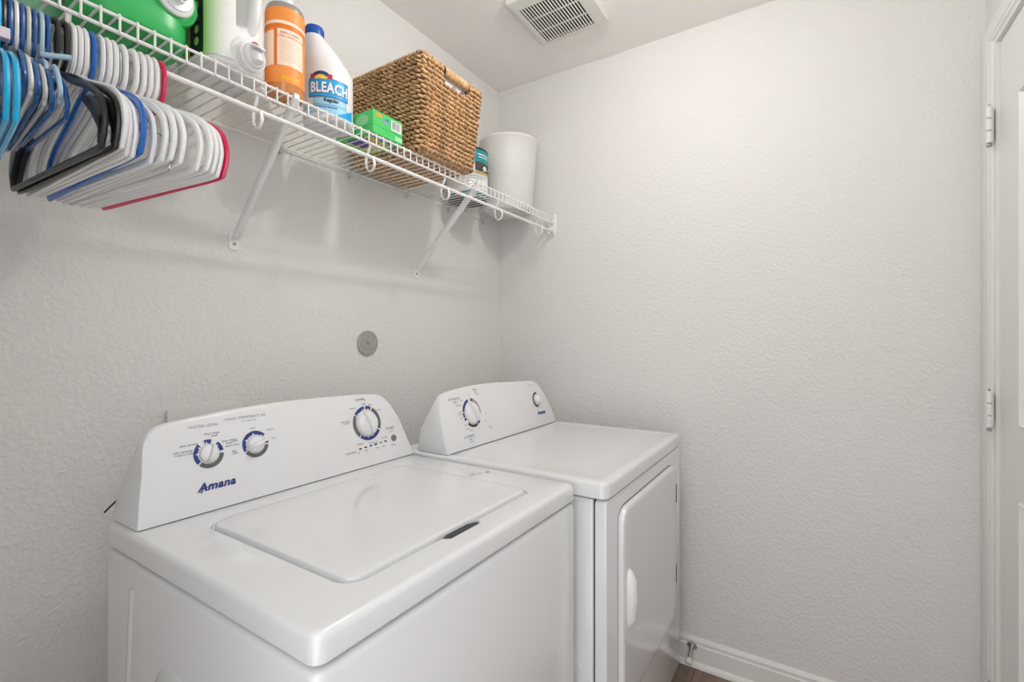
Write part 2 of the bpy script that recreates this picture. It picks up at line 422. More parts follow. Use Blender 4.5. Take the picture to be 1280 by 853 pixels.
mb = MB(); mb.lathe([(.075,0),(.066,.003),(.05,.0042),(.0005,.0044)], 30, (wx0+.0006, -.455, .655), (0,1,0), (0,0,1), (-1,0,0), capt=False); build('pressed_boss', mb, M_app, cab)
mb = MB()
for fx, fy in ((wx0+.06, wy0+.06), (wx1-.06, wy0+.06), (wx0+.06, wy1-.06), (wx1-.06, wy1-.06)):
    mb = MB(); mb.lathe([(.022,0),(.022,.012),(.012,.014),(.012,.022)], 14, (fx, fy, 0)); build('foot', mb, M_black, t)
# --- top deck with the lid opening and the finger slot
lx0, lx1, ly0, ly1, lr = -1.473, -.974, -.748, -.342, .030
SX = [-1.286, -1.276, -1.190, -1.180]          # slot points along the front edge
def deck_loop(x0, x1, y0, y1, r, slot=0.0, z=0.0, zs=None):
    P = rrect(x0, x1, y0, y1, r, 6)           # starts at +x side, ccw; third corner (x0,y0) then (x1,y0)
    out = [(x, y, z) for x, y in P[:21]]
    for i, sx in enumerate(SX):
        d = slot if i in (1, 2) else 0
        out.append((sx, y0-d, zs if (zs is not None and d) else z))
    out += [(x, y, z) for x, y in P[21:]]
    return out
R = [deck_loop(wx0+.004, wx1-.004, wy0+.004, wy1-.004, .0155, z=ZP),
     deck_loop(wx0, wx1, wy0, wy1, .0175, z=ZP+.003), deck_loop(wx0, wx1, wy0, wy1, .0175, z=ZD-.011),
     deck_loop(wx0+.0015, wx1-.0015, wy0+.0015, wy1-.0015, .0175, z=ZD-.0055),
     deck_loop(wx0+.0055, wx1-.0055, wy0+.0055, wy1-.0055, .0155, z=ZD-.0015),
     deck_loop(wx0+.011, wx1-.011, wy0+.011, wy1-.011, .0135, z=ZD),
     deck_loop(lx0-.006, lx1+.006, ly0-.006, ly1+.006, lr+.006, .013, z=ZD),
     deck_loop(lx0-.003, lx1+.003, ly0-.003, ly1+.003, lr+.004, .014, z=ZD-.002),
     deck_loop(lx0, lx1, ly0, ly1, lr, .0155, z=ZD-.009, zs=ZD-.016),
     deck_loop(lx0+.03, lx1-.03, ly0+.03, ly1-.03, lr, 0, z=ZD-.009)]
mb = MB(); mb.loft(R, capa=True, capb=True); build('top_deck', mb, M_app, t, sharp=30)
# lid: a shallow slab standing a little proud of its groove, cut back over the slot
g = .0045
def lid_loop(i, z): return deck_loop(lx0+g+i, lx1-g-i, ly0+g+i, ly1-g-i, lr-g, 0.0, z)
R = [lid_loop(0, ZD-.0085), lid_loop(0, ZD-.002), lid_loop(.0015, ZD+.0015), lid_loop(.0045, ZD+.003), lid_loop(.010, ZD+.0036), lid_loop(.05, ZD+.0036)]
mb = MB(); mb.loft(R); lid = build('lid', mb, M_app, t, sharp=30)
mb = MB()
R = []
for i, z in ((0, ZD-.0145), (0, ZD-.0045), (.0012, ZD-.0035)):
    R.append([(x, y, z) for x, y in ((-1.279+i, ly0-.0135), (-1.187-i, ly0-.0135), (-1.184-i, ly0-.004), (-1.205, ly0+.004), (-1.262, ly0+.004), (-1.284+i, ly0-.004))])
mb.loft(R); build('finger_recess', mb, M_gap, t)
for x, y in ((-1.458, -.372), (-1.455, -.392)):
    mb = MB(); mb.lathe([(.0022,0),(.0018,.0006)], 8, (x-.0155, y, ZD-.0082)); build('lid_hinge_screw', mb, M_gap, t)
# rear-right badge print on the deck
for i, x in enumerate((-.951, -.929, -.908)):
    mb = MB(); y = -.562-.009*i
    mb.add([(x-.006, y-.0035, ZD+.0004), (x+.006, y-.0035, ZD+.0004), (x+.006, y+.0035, ZD+.0004), (x-.006, y+.0035, ZD+.0004)], [(0,1,2,3)], False)
    build('printed_mark', mb, (M_lgrey, M_lgrey, M_grey)[i], t, fixn=False)
# --- console
out = [(-1.5585, ZD+.0018), (-1.552, .95), (-1.5448, .9916), (-1.5394, 1.038), (-1.533, 1.057), (-1.520, 1.0715), (-1.497, 1.0800), (-1.4354, 1.0862), (-1.354, 1.0925),
       (-1.25, 1.0955), (-1.1548, 1.0945), (-1.0564, 1.0915), (-.985, 1.0870), (-.952, 1.0785), (-.930, 1.058), (-.913, 1.030), (-.898, .9973), (-.881, .945), (-.868, ZD+.0018)]
con = console(t, out, -.281, 0, -.172, .25)
pos, cu_, cv_, cn_ = frame(-.281, .25)
def CT(body, size, x, z, m, par=con, F=(pos, cu_, cv_, cn_), **k):
    return lettering(body, size, planefn(F[0](x, z), F[1], F[2], F[3], .0007), m, par, **k)
CT('WATER LEVEL', .0088, -1.432, 1.0660, M_lgrey, sx=1.05); CT('WASH TEMPERATURE', .0088, -1.345, 1.0720, M_lgrey, sx=1.05)
CT('w/ cold rinse', .0062, -1.339, 1.0645, M_lgrey)
CT('Amana', .0215, -1.4195, .9480, M_blue, bold=.0009, shear=.32, space=1.08, sx=1.12)
mb = MB(); o = pos(-1.4390, .9475)     # the swash through the first letter
mb.add([o+cu_*(a*.66)+cv_*(b*.66)+cn_*.0007 for a, b in ((-.019,-.0135),(-.014,-.0145),(-.008,-.002),(.022,.0005),(.022,.0030),(-.010,.0010),(-.0145,-.006))], [(0,1,2,3,4,5,6)], False)
build('lettering', mb, M_blue, con, fixn=False)
def dial(par, F, x, z, r0, r1, arcs, ticks, kr, kh, kang):
    P, u, v, n = F; o = P(x, z)
    for a0, a1, m in arcs: ring_arc(par, o, u, v, n, r0, r1, a0, a1, m)
    for a in ticks: ring_tick(par, o, u, v, n, r0-.0006, a)
    return knob(WASH if par is con else DRY, o, u, v, n, kr, kh, kang)
FW = (pos, cu_, cv_, cn_)
dial(con, FW, -1.4275, 1.0105, .0206, .0288, [(-128,-40,M_blue), (-14,0,M_blue), (0,16,M_blue), (42,85,M_blue), (96,225,M_grey)], (-84,-50,-6,52), .0186, .016, 22)
dial(con, FW, -1.3315, 1.0125, .0208, .0290, [(-118,52,M_blue), (86,94,M_blue), (102,236,M_grey)], (-110,-62,-8,42), .0186, .016, 72)
dial(con, FW, -1.0220, 1.0130, .0372, .0470, [(-52,-4,M_blue), (3,26,M_blue), (32,118,M_grey), (124,220,M_blue), (224,304,M_grey)], (-44,-12,15,160,185,208,298), .0345, .016, -18)
for b, x, z in (('auto sensing', -1.4620, 1.0335), ('auto sensing', -1.4740, 1.0225), ('+ extra rinse', -1.4730, 1.0170), ('deep water', -1.4170, 1.0495), ('wash', -1.4130, 1.0445),
                ('deep water', -1.3855, 1.0300), ('wash', -1.3860, 1.0245), ('extra rinse', -1.3800, 1.0190), ('cold', -1.3745, 1.0265), ('tap', -1.3785, 1.0065), ('cold', -1.3770, 1.0015),
                ('cool', -1.3340, 1.0470), ('warm', -1.2950, 1.0385), ('hot', -1.2890, 1.0185)):
    CT(b, .0066, x, z, M_grey)
for b, sz, x, z in (('NORMAL', .0085, -1.033, 1.0770), ('heavy', .0065, -1.024, 1.0650), ('light', .0065, -1.003, 1.0605), ('medium', .0065, -1.062, 1.0570), ('casual', .0065, -.975, 1.0430), ('heavy soak', .0065, -1.092, 1.0260), ('& wash', .0065, -1.089, 1.0205),
                    ('delicate', .0065, -1.055, .9620), ('rinse & spin', .0065, -1.012, .9590), ('off', .0080, -1.008, .9520), ('normal', .0065, -.970, .9660), ('START', .0115, -.9440, .9870), ('pause', .0060, -.942, .9790), ('unlock', .006, -.942, .9400), ('cycle status', .0075, -1.089, .9455),
                    ('fill', .006, -1.064, .9405), ('wash', .006, -1.040, .9430), ('rinse', .006, -1.0, .9430), ('spin', .006, -.978, .9435)):
    CT(b, sz, x, z, M_grey)
for i in range(6):
    o = pos(-1.0580+.0178*i, .9500+.0010*i)
    mb = MB(); mb.add([o+cu_*a+cv_*b+cn_*.0008 for a, b in ((-.0042,-.0018),(.0042,-.0018),(.0042,.0018),(-.0042,.0018))], [(0,1,2,3)], False)
    build('status_light', mb, M_green_led if i == 4 else M_black, con, fixn=False)
mb = MB(); mb.lathe([(.0092,0),(.0092,.002),(.0080,.003),(.0005,.0032)], 24, pos(-.9370, .9585), cu_, cv_, cn_, capt=False)
build('start_button', mb, mat('grey_button_plastic', srgb(122, 120, 118), 0.45), t, label='round grey start button')
# end of a black cable tie sticking out behind the console
mb = MB(); mb.tube([(-1.520, -.155, .952), (-1.556, -.163, .9285), (-1.5705, -.166, .9165)], .0016, 6, r2=.0022)
build('cable_tie', mb, M_black, t, label='black cable tie end poking out behind the console')

# ================================================================== DRYER
dx0, dx1, dy0, dy1 = -.843, -.108, -.880, -.175
t = DRY = thing('clothes_dryer', 'white front-load dryer with two dials beside the blank wall', 'dryer', ((dx0+dx1)/2, (dy0+dy1)/2, 0))
R = []
cx0, cx1, cy0 = dx0+.010, dx1-.006, dy0+.004
for i, z in ((0, .02), (0, ZP-.012), (.002, ZP-.006), (.008, ZP-.004), (.02, ZP-.0038)):
    R.append([(x, y, z) for x, y in rrect(cx0+i, cx1-i, cy0+.034+i, dy1-i, .010, 4)])
mb = MB(); mb.loft(R); cab = build('cabinet', mb, M_app, t, sharp=40)
mb = MB(); mb.box(cx0+.02, cx1-.02, cy0+.03, dy1-.02, ZP-.004, ZP+.004); build('top_joint_shade', mb, M_gap, t)  # dark filler stands in for the shade under the dryer top
side_rib(cab, cx0+.001, -1, [(-.800, .845), (-.800, .82), (-.800, .2)], .022, .0035, M_app)
mb = MB(); mb.lathe([(.030,0),(.025,.003),(.016,.0045),(.0005,.005)], 30, (cx0+.0006, -.785, .437), (0,1,0), (0,0,1), (-1,0,0), capt=False); build('pressed_boss', mb, M_app, cab)
# front bulkhead
R = []
for i, y in ((0, cy0+.0300), (0, cy0+.006), (.0015, cy0+.002), (.006, cy0)):
    R.append([(x, y, z) for x, z in rrect(cx0+i, cx1-i, .06+i, ZP-.005-i, .012, 4)])
mb = MB(); mb.loft(R); fp = build('front_panel', mb, M_app, t, sharp=40)
mb = MB(); mb.box(cx0+.0025, cx1-.0025, cy0+.0295, cy0+.0345, .05, ZP-.006); build('panel_joint_shade', mb, M_gap, t)  # dark strip paints the shade between front panel and cabinet
mb = MB(); mb.box(cx0+.02, cx1-.02, cy0+.03, cy0+.06, .0, .06); build('toe_kick', mb, M_gap, t)
# top
R = []
for i, z in ((.004, ZP), (0, ZP+.003), (0, ZD-.010), (.0015, ZD-.005), (.005, ZD-.0015), (.010, ZD), (.030, ZD), (.036, ZD-.0009), (.1, ZD-.0009)):
    R.append([(x, y, z) for x, y in rrect(dx0+i, dx1-i, dy0+i, dy1-i, .022-min(i, .01), 6)])
mb = MB(); mb.loft(R); build('top_panel', mb, M_app, t, sharp=30)
# door with a rounded upper edge, gap round it, handle and hinges
ddx0, ddx1, ddz0, ddz1 = -.759, -.232, .30, .815
yfp = cy0
R = []
for i, y in ((-.004, yfp-.0002), (-.001, yfp+.0004)):
    R.append([(x, y, z) for x, z in rrect(ddx0+i, ddx1-i, ddz0+i, ddz1-i, .040, 8)])
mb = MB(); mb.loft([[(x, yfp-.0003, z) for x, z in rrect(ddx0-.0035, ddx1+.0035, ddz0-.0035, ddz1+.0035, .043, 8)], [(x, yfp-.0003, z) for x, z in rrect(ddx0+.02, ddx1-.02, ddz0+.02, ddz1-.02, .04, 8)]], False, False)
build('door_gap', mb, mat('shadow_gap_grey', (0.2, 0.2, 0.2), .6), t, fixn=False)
R = []
for i, y in ((0, yfp-.0004), (0, yfp-.010), (.0015, yfp-.0135), (.006, yfp-.016), (.012, yfp-.0165), (.06, yfp-.0165)):
    R.append([(x, y, z) for x, z in rrect(ddx0+i, ddx1-i, ddz0+i, ddz1-i, .040-min(i, .01), 8)])
mb = MB(); mb.loft(R); dd = build('door', mb, M_app, t, sharp=30)
mb = MB(); yd = yfp-.0165
R = []
for z, w, h in ((.505, .004, .002), (.512, .012, .010), (.530, .0165, .019), (.58, .0175, .022), (.63, .0165, .019), (.648, .012, .010), (.655, .004, .002)):
    R.append([(-.722+w*cos(a), yd-h*max(0, sin(a))**.7, z) for a in [pi*k/8 for k in range(9)]])
mb.loft(R, closed=False); hd = build('handle', mb, M_knob, dd)
for zc in (.715, .440):
    mb = MB(); mb.box(ddx1-.0045, ddx1+.0004, yfp-.0172, yfp-.0090, zc-.031, zc+.031, .001, 1); build('door_hinge', mb, M_gap, t)
# console
out = [(-.832, ZD+.0018), (-.8335, .93), (-.8332, .967), (-.8322, 1.012), (-.826, 1.050), (-.812, 1.070), (-.7723, 1.0805), (-.70, 1.0865), (-.6519, 1.0890), (-.5309, 1.0900),
       (-.4613, 1.0865), (-.3166, 1.0800), (-.252, 1.0755), (-.222, 1.064), (-.196, 1.036), (-.172, 1.0), (-.1529, .9681), (-.140, .93), (-.132, ZD+.0018)]
con2 = console(t, out, -.380, 0, -.185, .25)
pos2, u2, v2, n2 = frame(-.380, .25); F2 = (pos2, u2, v2, n2)
dial(con2, F2, -.6800, 1.0055, .0375, .0470, [(-80,-14,M_blue), (-104,-84,M_blue), (-118,-108,M_black), (3,20,M_grey), (20,98,M_lgrey), (132,152,M_blue), (158,222,M_black)], (-92,-84,-98,170,182,195,208,140), .0350, .016, -22)
P, u, v, n = F2; o = P(-.258, 1.003)
ring_arc(con2, o, u, v, n, .0235, .0300, 175, 375, M_black); knob(t, o, u, v, n, .0200, .016, 40)
mb = MB(); mb.lathe([(.0205,.0),(.0235,.0005),(.0235,.0012),(.0205,.0012)], 24, o, u, v, n); build('knob_seat', mb, M_lgrey, t)
CT('Amana', .020, -.2440, .9510, M_blue, con2, F2, bold=.0008, shear=.32, sx=1.1)
CT('TEMPERATURE', .0070, -.285, 1.0600, M_lgrey, con2, F2)
for b, sz, x, z in (('AUTOMATIC', .010, -.7560, 1.0560), ('DRY', .0095, -.7530, 1.0460), ('normal', .0065, -.7470, 1.0365), ('TIMED', .0085, -.6450, 1.0760), ('DRY', .0075, -.6400, 1.0670), ('minutes', .0065, -.632, 1.0600), ('off', .0065, -.680, 1.0610), ('more', .0065, -.7230, 1.0500), ('dry', .0065, -.7350, 1.0350),
                    ('energy', .006, -.7400, 1.0150), ('preferred', .006, -.7400, 1.0080), ('less', .0065, -.7400, .9960), ('40', .0065, -.6150, 1.0330), ('20', .0065, -.606, .9940), ('off', .0065, -.618, .9700), ('damp', .0065, -.724, .9720), ('wrinkle', .0065, -.716, .9600), ('casual', .0065, -.7, .9530),
                    ('AUTOMATIC', .0095, -.7150, .9360), ('DRY', .0085, -.7120, .9270), ('delicate', .0065, -.7080, .9190), ('off', .0065, -.660, .953), ('COOL', .0075, -.598, .9500), ('down', .0065, -.594, .9420)):
    CT(b, sz, x, z, M_grey, con2, F2)

# ================================================================== WIRE SHELF with hanging rod
YS = -.2925; SX0, SX1 = XL+.012, -.012
t = SHELF = thing('wire_shelf', 'white coated wire shelf with a hanging rod along the back wall', 'shelf', ((SX0+SX1)/2, 0, 1.798))
def rail(name, y, z, r, m=M_wire):
    mb = MB(); mb.tube([(SX0, y, z), (SX1, y, z)], r, 10); return build(name, mb, m, t)
rail('front_rail', YS, 1.7955, .0030); rail('lip_rail', YS, 1.7685, .0034); rail('back_rail', -.0105, 1.7945, .0030)
rail('hanging_rod', YS-.0015, 1.7310, .0053)
base = None
k = 0
x = -.0325
wme = None
while x > SX0+.01:
    if wme is None:
        mb = MB(); mb.tube([(x, -.007, 1.7990), (x, YS+.004, 1.7990), (x, YS-.0030, 1.7985), (x, YS-.0038, 1.796), (x, YS-.0038, 1.766)], .00195, 6)
        w0 = build('deck_wire', mb, M_wire, t); wme = w0
    else:
        w = w0.copy(); C.objects.link(w); w.parent = t; w.location.x = w0.location.x + (x+.0325)
    x -= .0255
for hx in (-.125, -.432, -.737, -1.042, -1.347, -1.652, -1.93):
    pts = [(hx, YS+.003, 1.772), (hx, YS+.006, 1.758), (hx, YS+.0175, 1.738), (hx, YS+.020, 1.722), (hx, YS+.016, 1.705), (hx, YS+.004, 1.6945), (hx, YS-.009, 1.6995), (hx, YS-.0135, 1.712), (hx, YS-.0105, 1.724), (hx, YS-.0085, 1.7315)]
    mb = MB(); mb.tube(catmull(pts, 4), .0026, 8, r2=.0040, up=(0, .5, .5)); build('rod_hook', mb, M_wire, t)
for bx, bt in ((-1.250, -1.262), (-.572, -.566)):
    a = Vector((bx, -.010, 1.512)); b = Vector((bt, YS+.004, 1.786))
    up = Vector((0, .69, .72))
    R = []
    d = (b-a).normalized()
    sx = Vector((1,0,0)); nn = d.cross(sx).normalized()
    def sec(p, w, h):
        return [p+sx*(w*c1)+nn*(h*c2) for c1, c2 in ((-1,-.6),(-.7,-1),(.7,-1),(1,-.6),(1,.6),(.7,1),(-.7,1),(-1,.6))]
    for f, w, h in ((0,.0085,.0035),(.04,.0080,.0065),(.14,.0075,.0095),(.85,.0075,.0100),(.95,.0085,.0105),(1.03,.0080,.0085)):
        R.append(sec(a+(b-a)*f, w, h))
    mb = MB(); mb.loft(R)
    mb.tube([(bt, YS+.012, 1.780), (bt, YS+.002, 1.8035), (bt, YS-.0055, 1.8035), (bt, YS-.0075, 1.792)], .0017, 6, r2=.007, up=(0,.5,.5))
    br = build('support_bracket', mb, M_brk, t)
    mb = MB(); R = []
    for y, i in ((0, 0), (-.0030, 0), (-.0040, .0009)):
        R.append([(px, y, pz) for px, pz in rrect(bx-.0135+i, bx+.0135-i, 1.4800+i, 1.5240-i, .007, 4)])
    mb.loft(R); mb.tube([(bx, -.003, 1.514), (bx, -.008, 1.510), (bx, -.018, 1.519)], .0024, 6, r2=.0100, up=(0,.3,1)); ft = build('bracket_foot', mb, M_brk, br)
    mb = MB(); mb.lathe([(.0046,.004),(.0044,.0055),(.0018,.0066),(.0004,.0062)], 14, (bx, 0, 1.4955), (1,0,0), (0,0,1), (0,-1,0)); build('screw', mb, M_screw, br)
M_clip = mat('grey_white_clip', (0.60, 0.59, 0.57), 0.4, var=.02)
for cx in (-.145, -.385, -.626, -.885, -1.126, -1.396, -1.66, -1.90):
    mb = MB(); mb.box(cx-.0055, cx+.0055, -.0145, 0, 1.787, 1.800, .0025, 2); mb.box(cx-.0035, cx+.0035, -.006, 0, 1.772, 1.789, .0015, 1)
    c_ = build('wall_clip', mb, M_clip, t)
    mb = MB(); mb.lathe([(.0030,0),(.0026,.002),(.0008,.0028)], 10, (cx, -.006, 1.7775), (1,0,0), (0,0,1), (0,-1,0)); build('nail', mb, M_screw, c_)
for ex, sg in ((0, -1), (XL, 1)):
    R = []
    for xx, i in ((ex, 0), (ex+sg*.0030, 0), (ex+sg*.0045, .0015)):
        R.append([(xx, py, pz) for py, pz in rrect(-.3100+i, -.2745-i, 1.7190+i, 1.8080-i, .004, 3)])
    mb = MB(); mb.loft(R)
    for py, pz, rr in ((YS, 1.7955, .0075), (YS, 1.7685, .0075), (YS-.0015, 1.731, .0095)):
        mb.lathe([(rr, 0), (rr, .015), (rr-.0018, .016), (rr-.0022, .006)], 16, (ex, py, pz), (0,1,0), (0,0,1), (sg,0,0))
    mb.box(ex+sg*.0005, ex+sg*.016, -.2765, -.2740, 1.722, 1.805)
    eb = build('end_bracket', mb, M_brk, t)
    for pz in (1.8145, 1.7130):
        mb = MB(); mb.box(ex+sg*.0002, ex+sg*.0035, -.2985, -.2865, pz-.0065, pz+.0065, .001, 1); build('screw_tab', mb, M_brk, eb)
        mb = MB(); mb.lathe([(.0032,.0035),(.0030,.0055),(.0010,.006)], 12, (ex, -.2925, pz), (0,1,0), (0,0,1), (sg,0,0)); build('screw', mb, M_screw, eb)

ZS = 1.8012            # top of the deck wires
def wrapfn(cx, cy, R, a0, z0, off=.0006):
    """wrap a flat label (x to the viewer's right) round an upright cylinder facing angle a0"""
    return lambda x, y: Vector((cx+(R+off)*cos(a0+x/R), cy+(R+off)*sin(a0+x/R), z0+y))
def patch(fn, x0, x1, y0, y1, nx=16, ny=1, top=None, bot=None):
    vv = []; f = []
    for j in range(ny+1):
        for i in range(nx+1):
            x = x0+(x1-x0)*i/nx
            lo = y0 if bot is None else bot(i/nx); hi = y1 if top is None else top(i/nx)
            vv.append(fn(x, lo+(hi-lo)*j/ny))
    for j in range(ny):
        for i in range(nx):
            f.append((j*(nx+1)+i, j*(nx+1)+i+1, (j+1)*(nx+1)+i+1, (j+1)*(nx+1)+i))
    mb = MB(); mb.add(vv, f, True); return mb
# ------------------------------------------------------------------ bleach bottle
M_hdpe = mat('white_bottle_plastic', (0.80, 0.80, 0.82), 0.38, var=.008, sss=0.08)
M_bcap = mat('blue_cap_plastic', srgb(24, 84, 178), 0.35, var=.03)
bcx, bcy, bR = -1.113, -.208, .0620
t = thing('bleach_bottle', 'white bleach bottle with a blue cap and a blue printed label on the shelf', 'bottle', (bcx, bcy, ZS))
A0 = atan2(-1.2969-bcy, -1.9076-bcx)
vr = Vector((-sin(A0), cos(A0), 0))                 # to the viewer's right
nx_ = -.0385
prof = [(0,.055),(.003,.0603),(.010,.0620),(.130,.0620),(.134,.0612),(.142,.0600),(.160,.0550),(.180,.0470),(.200,.0380),(.216,.0305),(.227,.0262),(.234,.0235),(.236,.0210),(.246,.0200)]
R = []
for h, r in prof:
    k = max(0, (h-.134)/.10); k = min(1, k)
    o = Vector((bcx, bcy, ZS+h))+vr*(nx_*k*(1-.12*k))
    R.append([o+Vector((cos(2*pi*i/40)*r, sin(2*pi*i/40)*r, 0)) for i in range(40)])
mb = MB(); mb.loft(R); build('body', mb, M_hdpe, t, sharp=50)
tc = Vector((bcx, bcy, ZS))+vr*(nx_*.88)
mb = MB(); mb.lathe([(.0230,.233),(.0235,.235),(.0235,.254),(.0220,.2575),(.0005,.2585)], 32, tc, capt=False)
for i in range(32):
    a = 2*pi*i/32; d = Vector((cos(a), sin(a), 0)); mb.tube([tc+d*.0235+Vector((0,0,.236)), tc+d*.0235+Vector((0,0,.253))], .0008, 4)
build('cap', mb, M_bcap, t, label='ribbed blue screw cap')
hp = [Vector((bcx, bcy, ZS))+vr*a+Vector((0,0,h)) for a, h in ((-.022,.226),(-.006,.216),(.010,.198),(.026,.176),(.040,.154),(.046,.140))]
mb = MB(); mb.tube(catmull(hp, 5), [.008]*4+[.0095]*22, 12, r2=.011); build('handle', mb, M_hdpe, t)
wf = lambda off=.0006: (lambda x, y: wrapfn(bcx, bcy, bR, A0, ZS, off)(x*.84-.001, y*.885))
M_lb = mat('sky_blue_print', srgb(20, 160, 222), .4, var=.02); M_lnavy = mat('dark_blue_print', srgb(22, 62, 130), .4)
M_lpale = mat('pale_blue_print', srgb(150, 210, 240), .4); M_lyel = mat('yellow_print', srgb(245, 205, 50), .4); M_lwhite = mat('white_print', (.85,.85,.87), .4)
M_lred = mat('red_print', srgb(200, 40, 50), .4)
arc = lambda y0, y1, b=0: (lambda f: y0+(y1-y0)*f)
build('label_border', patch(wf(.0005), -.0600, .0650, .0620, .116, 20, 1), M_lnavy, t, fixn=False)
build('label_band', patch(wf(.0008), -.0580, .0630, .0640, .114, 20, 1), M_lb, t, fixn=False)
build('label_wave', patch(wf(.0005), -.085, .085, .020, .040, 24, 1, bot=lambda f: .012+.022*abs(2*f-1)**2*0+.006*sin(pi*f)), M_lpale, t, fixn=False)
build('label_wave', patch(wf(.0007), .030, .088, .014, .030, 12, 1, top=lambda f: .018+.030*f, bot=lambda f: .012+.006*f), M_lb, t, fixn=False)
build('label_panel', patch(wf(.0007), -.0430, .0580, .0400, .0605, 20, 1), M_lnavy, t, fixn=False)
build('label_panel', patch(wf(.0010), -.0420, .0570, .0410, .0595, 20, 1), M_lpale, t, fixn=False)
build('lettering', text_mb('BLEACH', .0400, lambda x, y: wf(.0011)(x+.0062, y+.0868), bold=.0022, sx=.75, space=1.06), M_lnavy, t, fixn=False)
build('lettering', text_mb('BLEACH', .0400, lambda x, y: wf(.0014)(x+.0054, y+.0880), bold=.0014, sx=.75, space=1.06), M_lwhite, t, fixn=False)
build('lettering', text_mb('Regular', .0140, lambda x, y: wf(.0013)(x+.010, y+.0535), bold=.0006), M_black, t, fixn=False)
def archmb(r0, r1, off, cx0=-.020, cy0=.113):
    vv = []; f = []
    for i in range(17):
        a = pi*i/16
        for r in (r0, r1): vv.append(wf(off)(cx0+r*1.45*cos(a), cy0+r*sin(a)))
    for i in range(16): f.append((2*i, 2*i+1, 2*i+3, 2*i+2))
    mb = MB(); mb.add(vv, f, True); return mb
build('label_emblem', archmb(.0, .0225, .0009), M_lnavy, t, fixn=False)
build('label_emblem', archmb(.0005, .0125, .0012), M_lyel, t, fixn=False)
for sx in (-1, 1): build('label_emblem', patch(wf(.0007), -.020+sx*.026-.007, -.020+sx*.026+.007, .115, .128, 4), M_lred, t, fixn=False)
build('lettering', text_mb('WHITENS AND BRIGHTENS', .0052, lambda x, y: wf(.0010)(x-.005, y+.0340), bold=.0002), M_lnavy, t, fixn=False)
# ------------------------------------------------------------------ orange castile soap bottle
ocx, ocy, oR = -1.2605, -.2500, .0420
M_obody = mat('clear_amber_soap_plastic', (0.62, 0.23, 0.055), 0.12, var=.03, coat=.5)
M_oclear = mat('clear_shoulder_plastic', (0.62, 0.60, 0.58), 0.10, trans=.55, coat=.5)
M_olab = mat('orange_paper_label', srgb(240, 148, 66), .5, var=.05, vscale=220); M_ocream = mat('cream_print', srgb(246, 224, 205), .5); M_odark = mat('deep_orange_print', srgb(226, 118, 30), .5)
M_obrown = mat('rust_print', srgb(190, 95, 45), .5)
t = thing('soap_bottle', 'round orange soap bottle with a white cap beside the bleach', 'bottle', (ocx, ocy, ZS))
mb = MB(); mb.lathe([(.034,0),(.040,.003),(.0420,.009),(.0420,.196)], 40, (ocx, ocy, ZS)); build('body', mb, M_obody, t)
mb = MB(); mb.lathe([(.0420,.196),(.0418,.202),(.0395,.208),(.032,.2125),(.020,.215),(.0155,.217),(.0155,.222)], 40, (ocx, ocy, ZS)); build('shoulder', mb, M_oclear, t)
mb = MB(); mb.lathe([(.0185,.2165),(.0192,.218),(.0188,.236),(.0172,.2385),(.0005,.239)], 28, (ocx, ocy, ZS), capt=False); build('cap', mb, M_knob, t)
OA = atan2(-1.2969-ocy, -1.9076-ocx)
of = lambda off=.0006: wrapfn(ocx, ocy, oR, OA, ZS, off)
hc = pi*oR*.98
build('label', patch(of(.0006), -hc, hc, .024, .193, 48), M_olab, t, fixn=False)
build('label_stripe', patch(of(.0009), -hc, hc, .1560, .1630, 48), M_ocream, t, fixn=False)
build('label_stripe', patch(of(.0009), -hc, hc, .1450, .1545, 48), M_odark, t, fixn=False)
build('label_panel', patch(of(.0009), -.0160, .0430, .0620, .1440, 16), M_ocream, t, fixn=False)
build('label_panel', patch(of(.0009), -.0750, -.0235, .0620, .1400, 16), M_ocream, t, fixn=False)
build('label_stripe', patch(of(.0010), -.0230, -.0170, .0600, .1450, 4), M_odark, t, fixn=False)
build('label_patch', patch(of(.0009), -.006, .034, .0300, .0400, 10), mat('amber_print', srgb(236, 168, 40), .5), t, fixn=False)
for b, s, x, y, m in (('18-IN-1 HEMP', .0070, .010, .1355, M_obrown), ('PURE-CASTILE SOAP', .0072, .014, .1275, M_odark)):
    build('lettering', text_mb(b, s, lambda X, Y, x=x, y=y: of(.0012)(X+x, Y+y), bold=.0001), m, t, fixn=False)
for j in range(9):
    build('print_line', patch(of(.0012), -.012, .038 if j % 3 else .030, .117-.0055*j, .1185-.0055*j, 10), mat('faint_rust_print', srgb(232, 198, 172), .5), t, fixn=False)
# ------------------------------------------------------------------ detergent jugs
def sq(cx, cy, hx, hy, z, p=3.2, n=48):
    r = []
    for i in range(n):
        a = 2*pi*i/n; c, s = cos(a), sin(a)
        r.append(Vector((cx+hx*math.copysign(abs(c)**(2/p), c), cy+hy*math.copysign(abs(s)**(2/p), s), z)))
    return r
def jug(t, cx, cy, hx, hy, H, m, recess=None, p=3.4):
    P = [(0,.86),(.004,.94),(.012,.985),(.03,1.0),(.30,1.0),(.55,1.0),(.72,.985),(.84,.93),(.93,.80),(.98,.62),(1.0,.45)]
    P = [(h*H if h > .031 else h, s) for h, s in P]
    Q = []
    for (h0, s0), (h1, s1) in zip(P, P[1:]):
        k = 4 if h1-h0 > .03 else 1
        for j in range(k): Q.append((h0+(h1-h0)*j/k, s0+(s1-s0)*j/k))
    Q.append(P[-1])
    R = []
    for h, s in Q:
        r = sq(cx, cy, hx*s, hy*s, ZS+h, p, 64)
        if recess:
            for v in r:
                if v.y < cy: v.y += recess(v.x-cx, h)
        R.append(r)
    mb = MB(); mb.loft(R); return build('body', mb, m, t, sharp=50)
M_jug = mat('white_jug_plastic', (0.79, 0.79, 0.785), 0.36, var=.008, sss=.08)
jcx, jcy, jhx, jhy = -1.384, -.210, .0655, .088
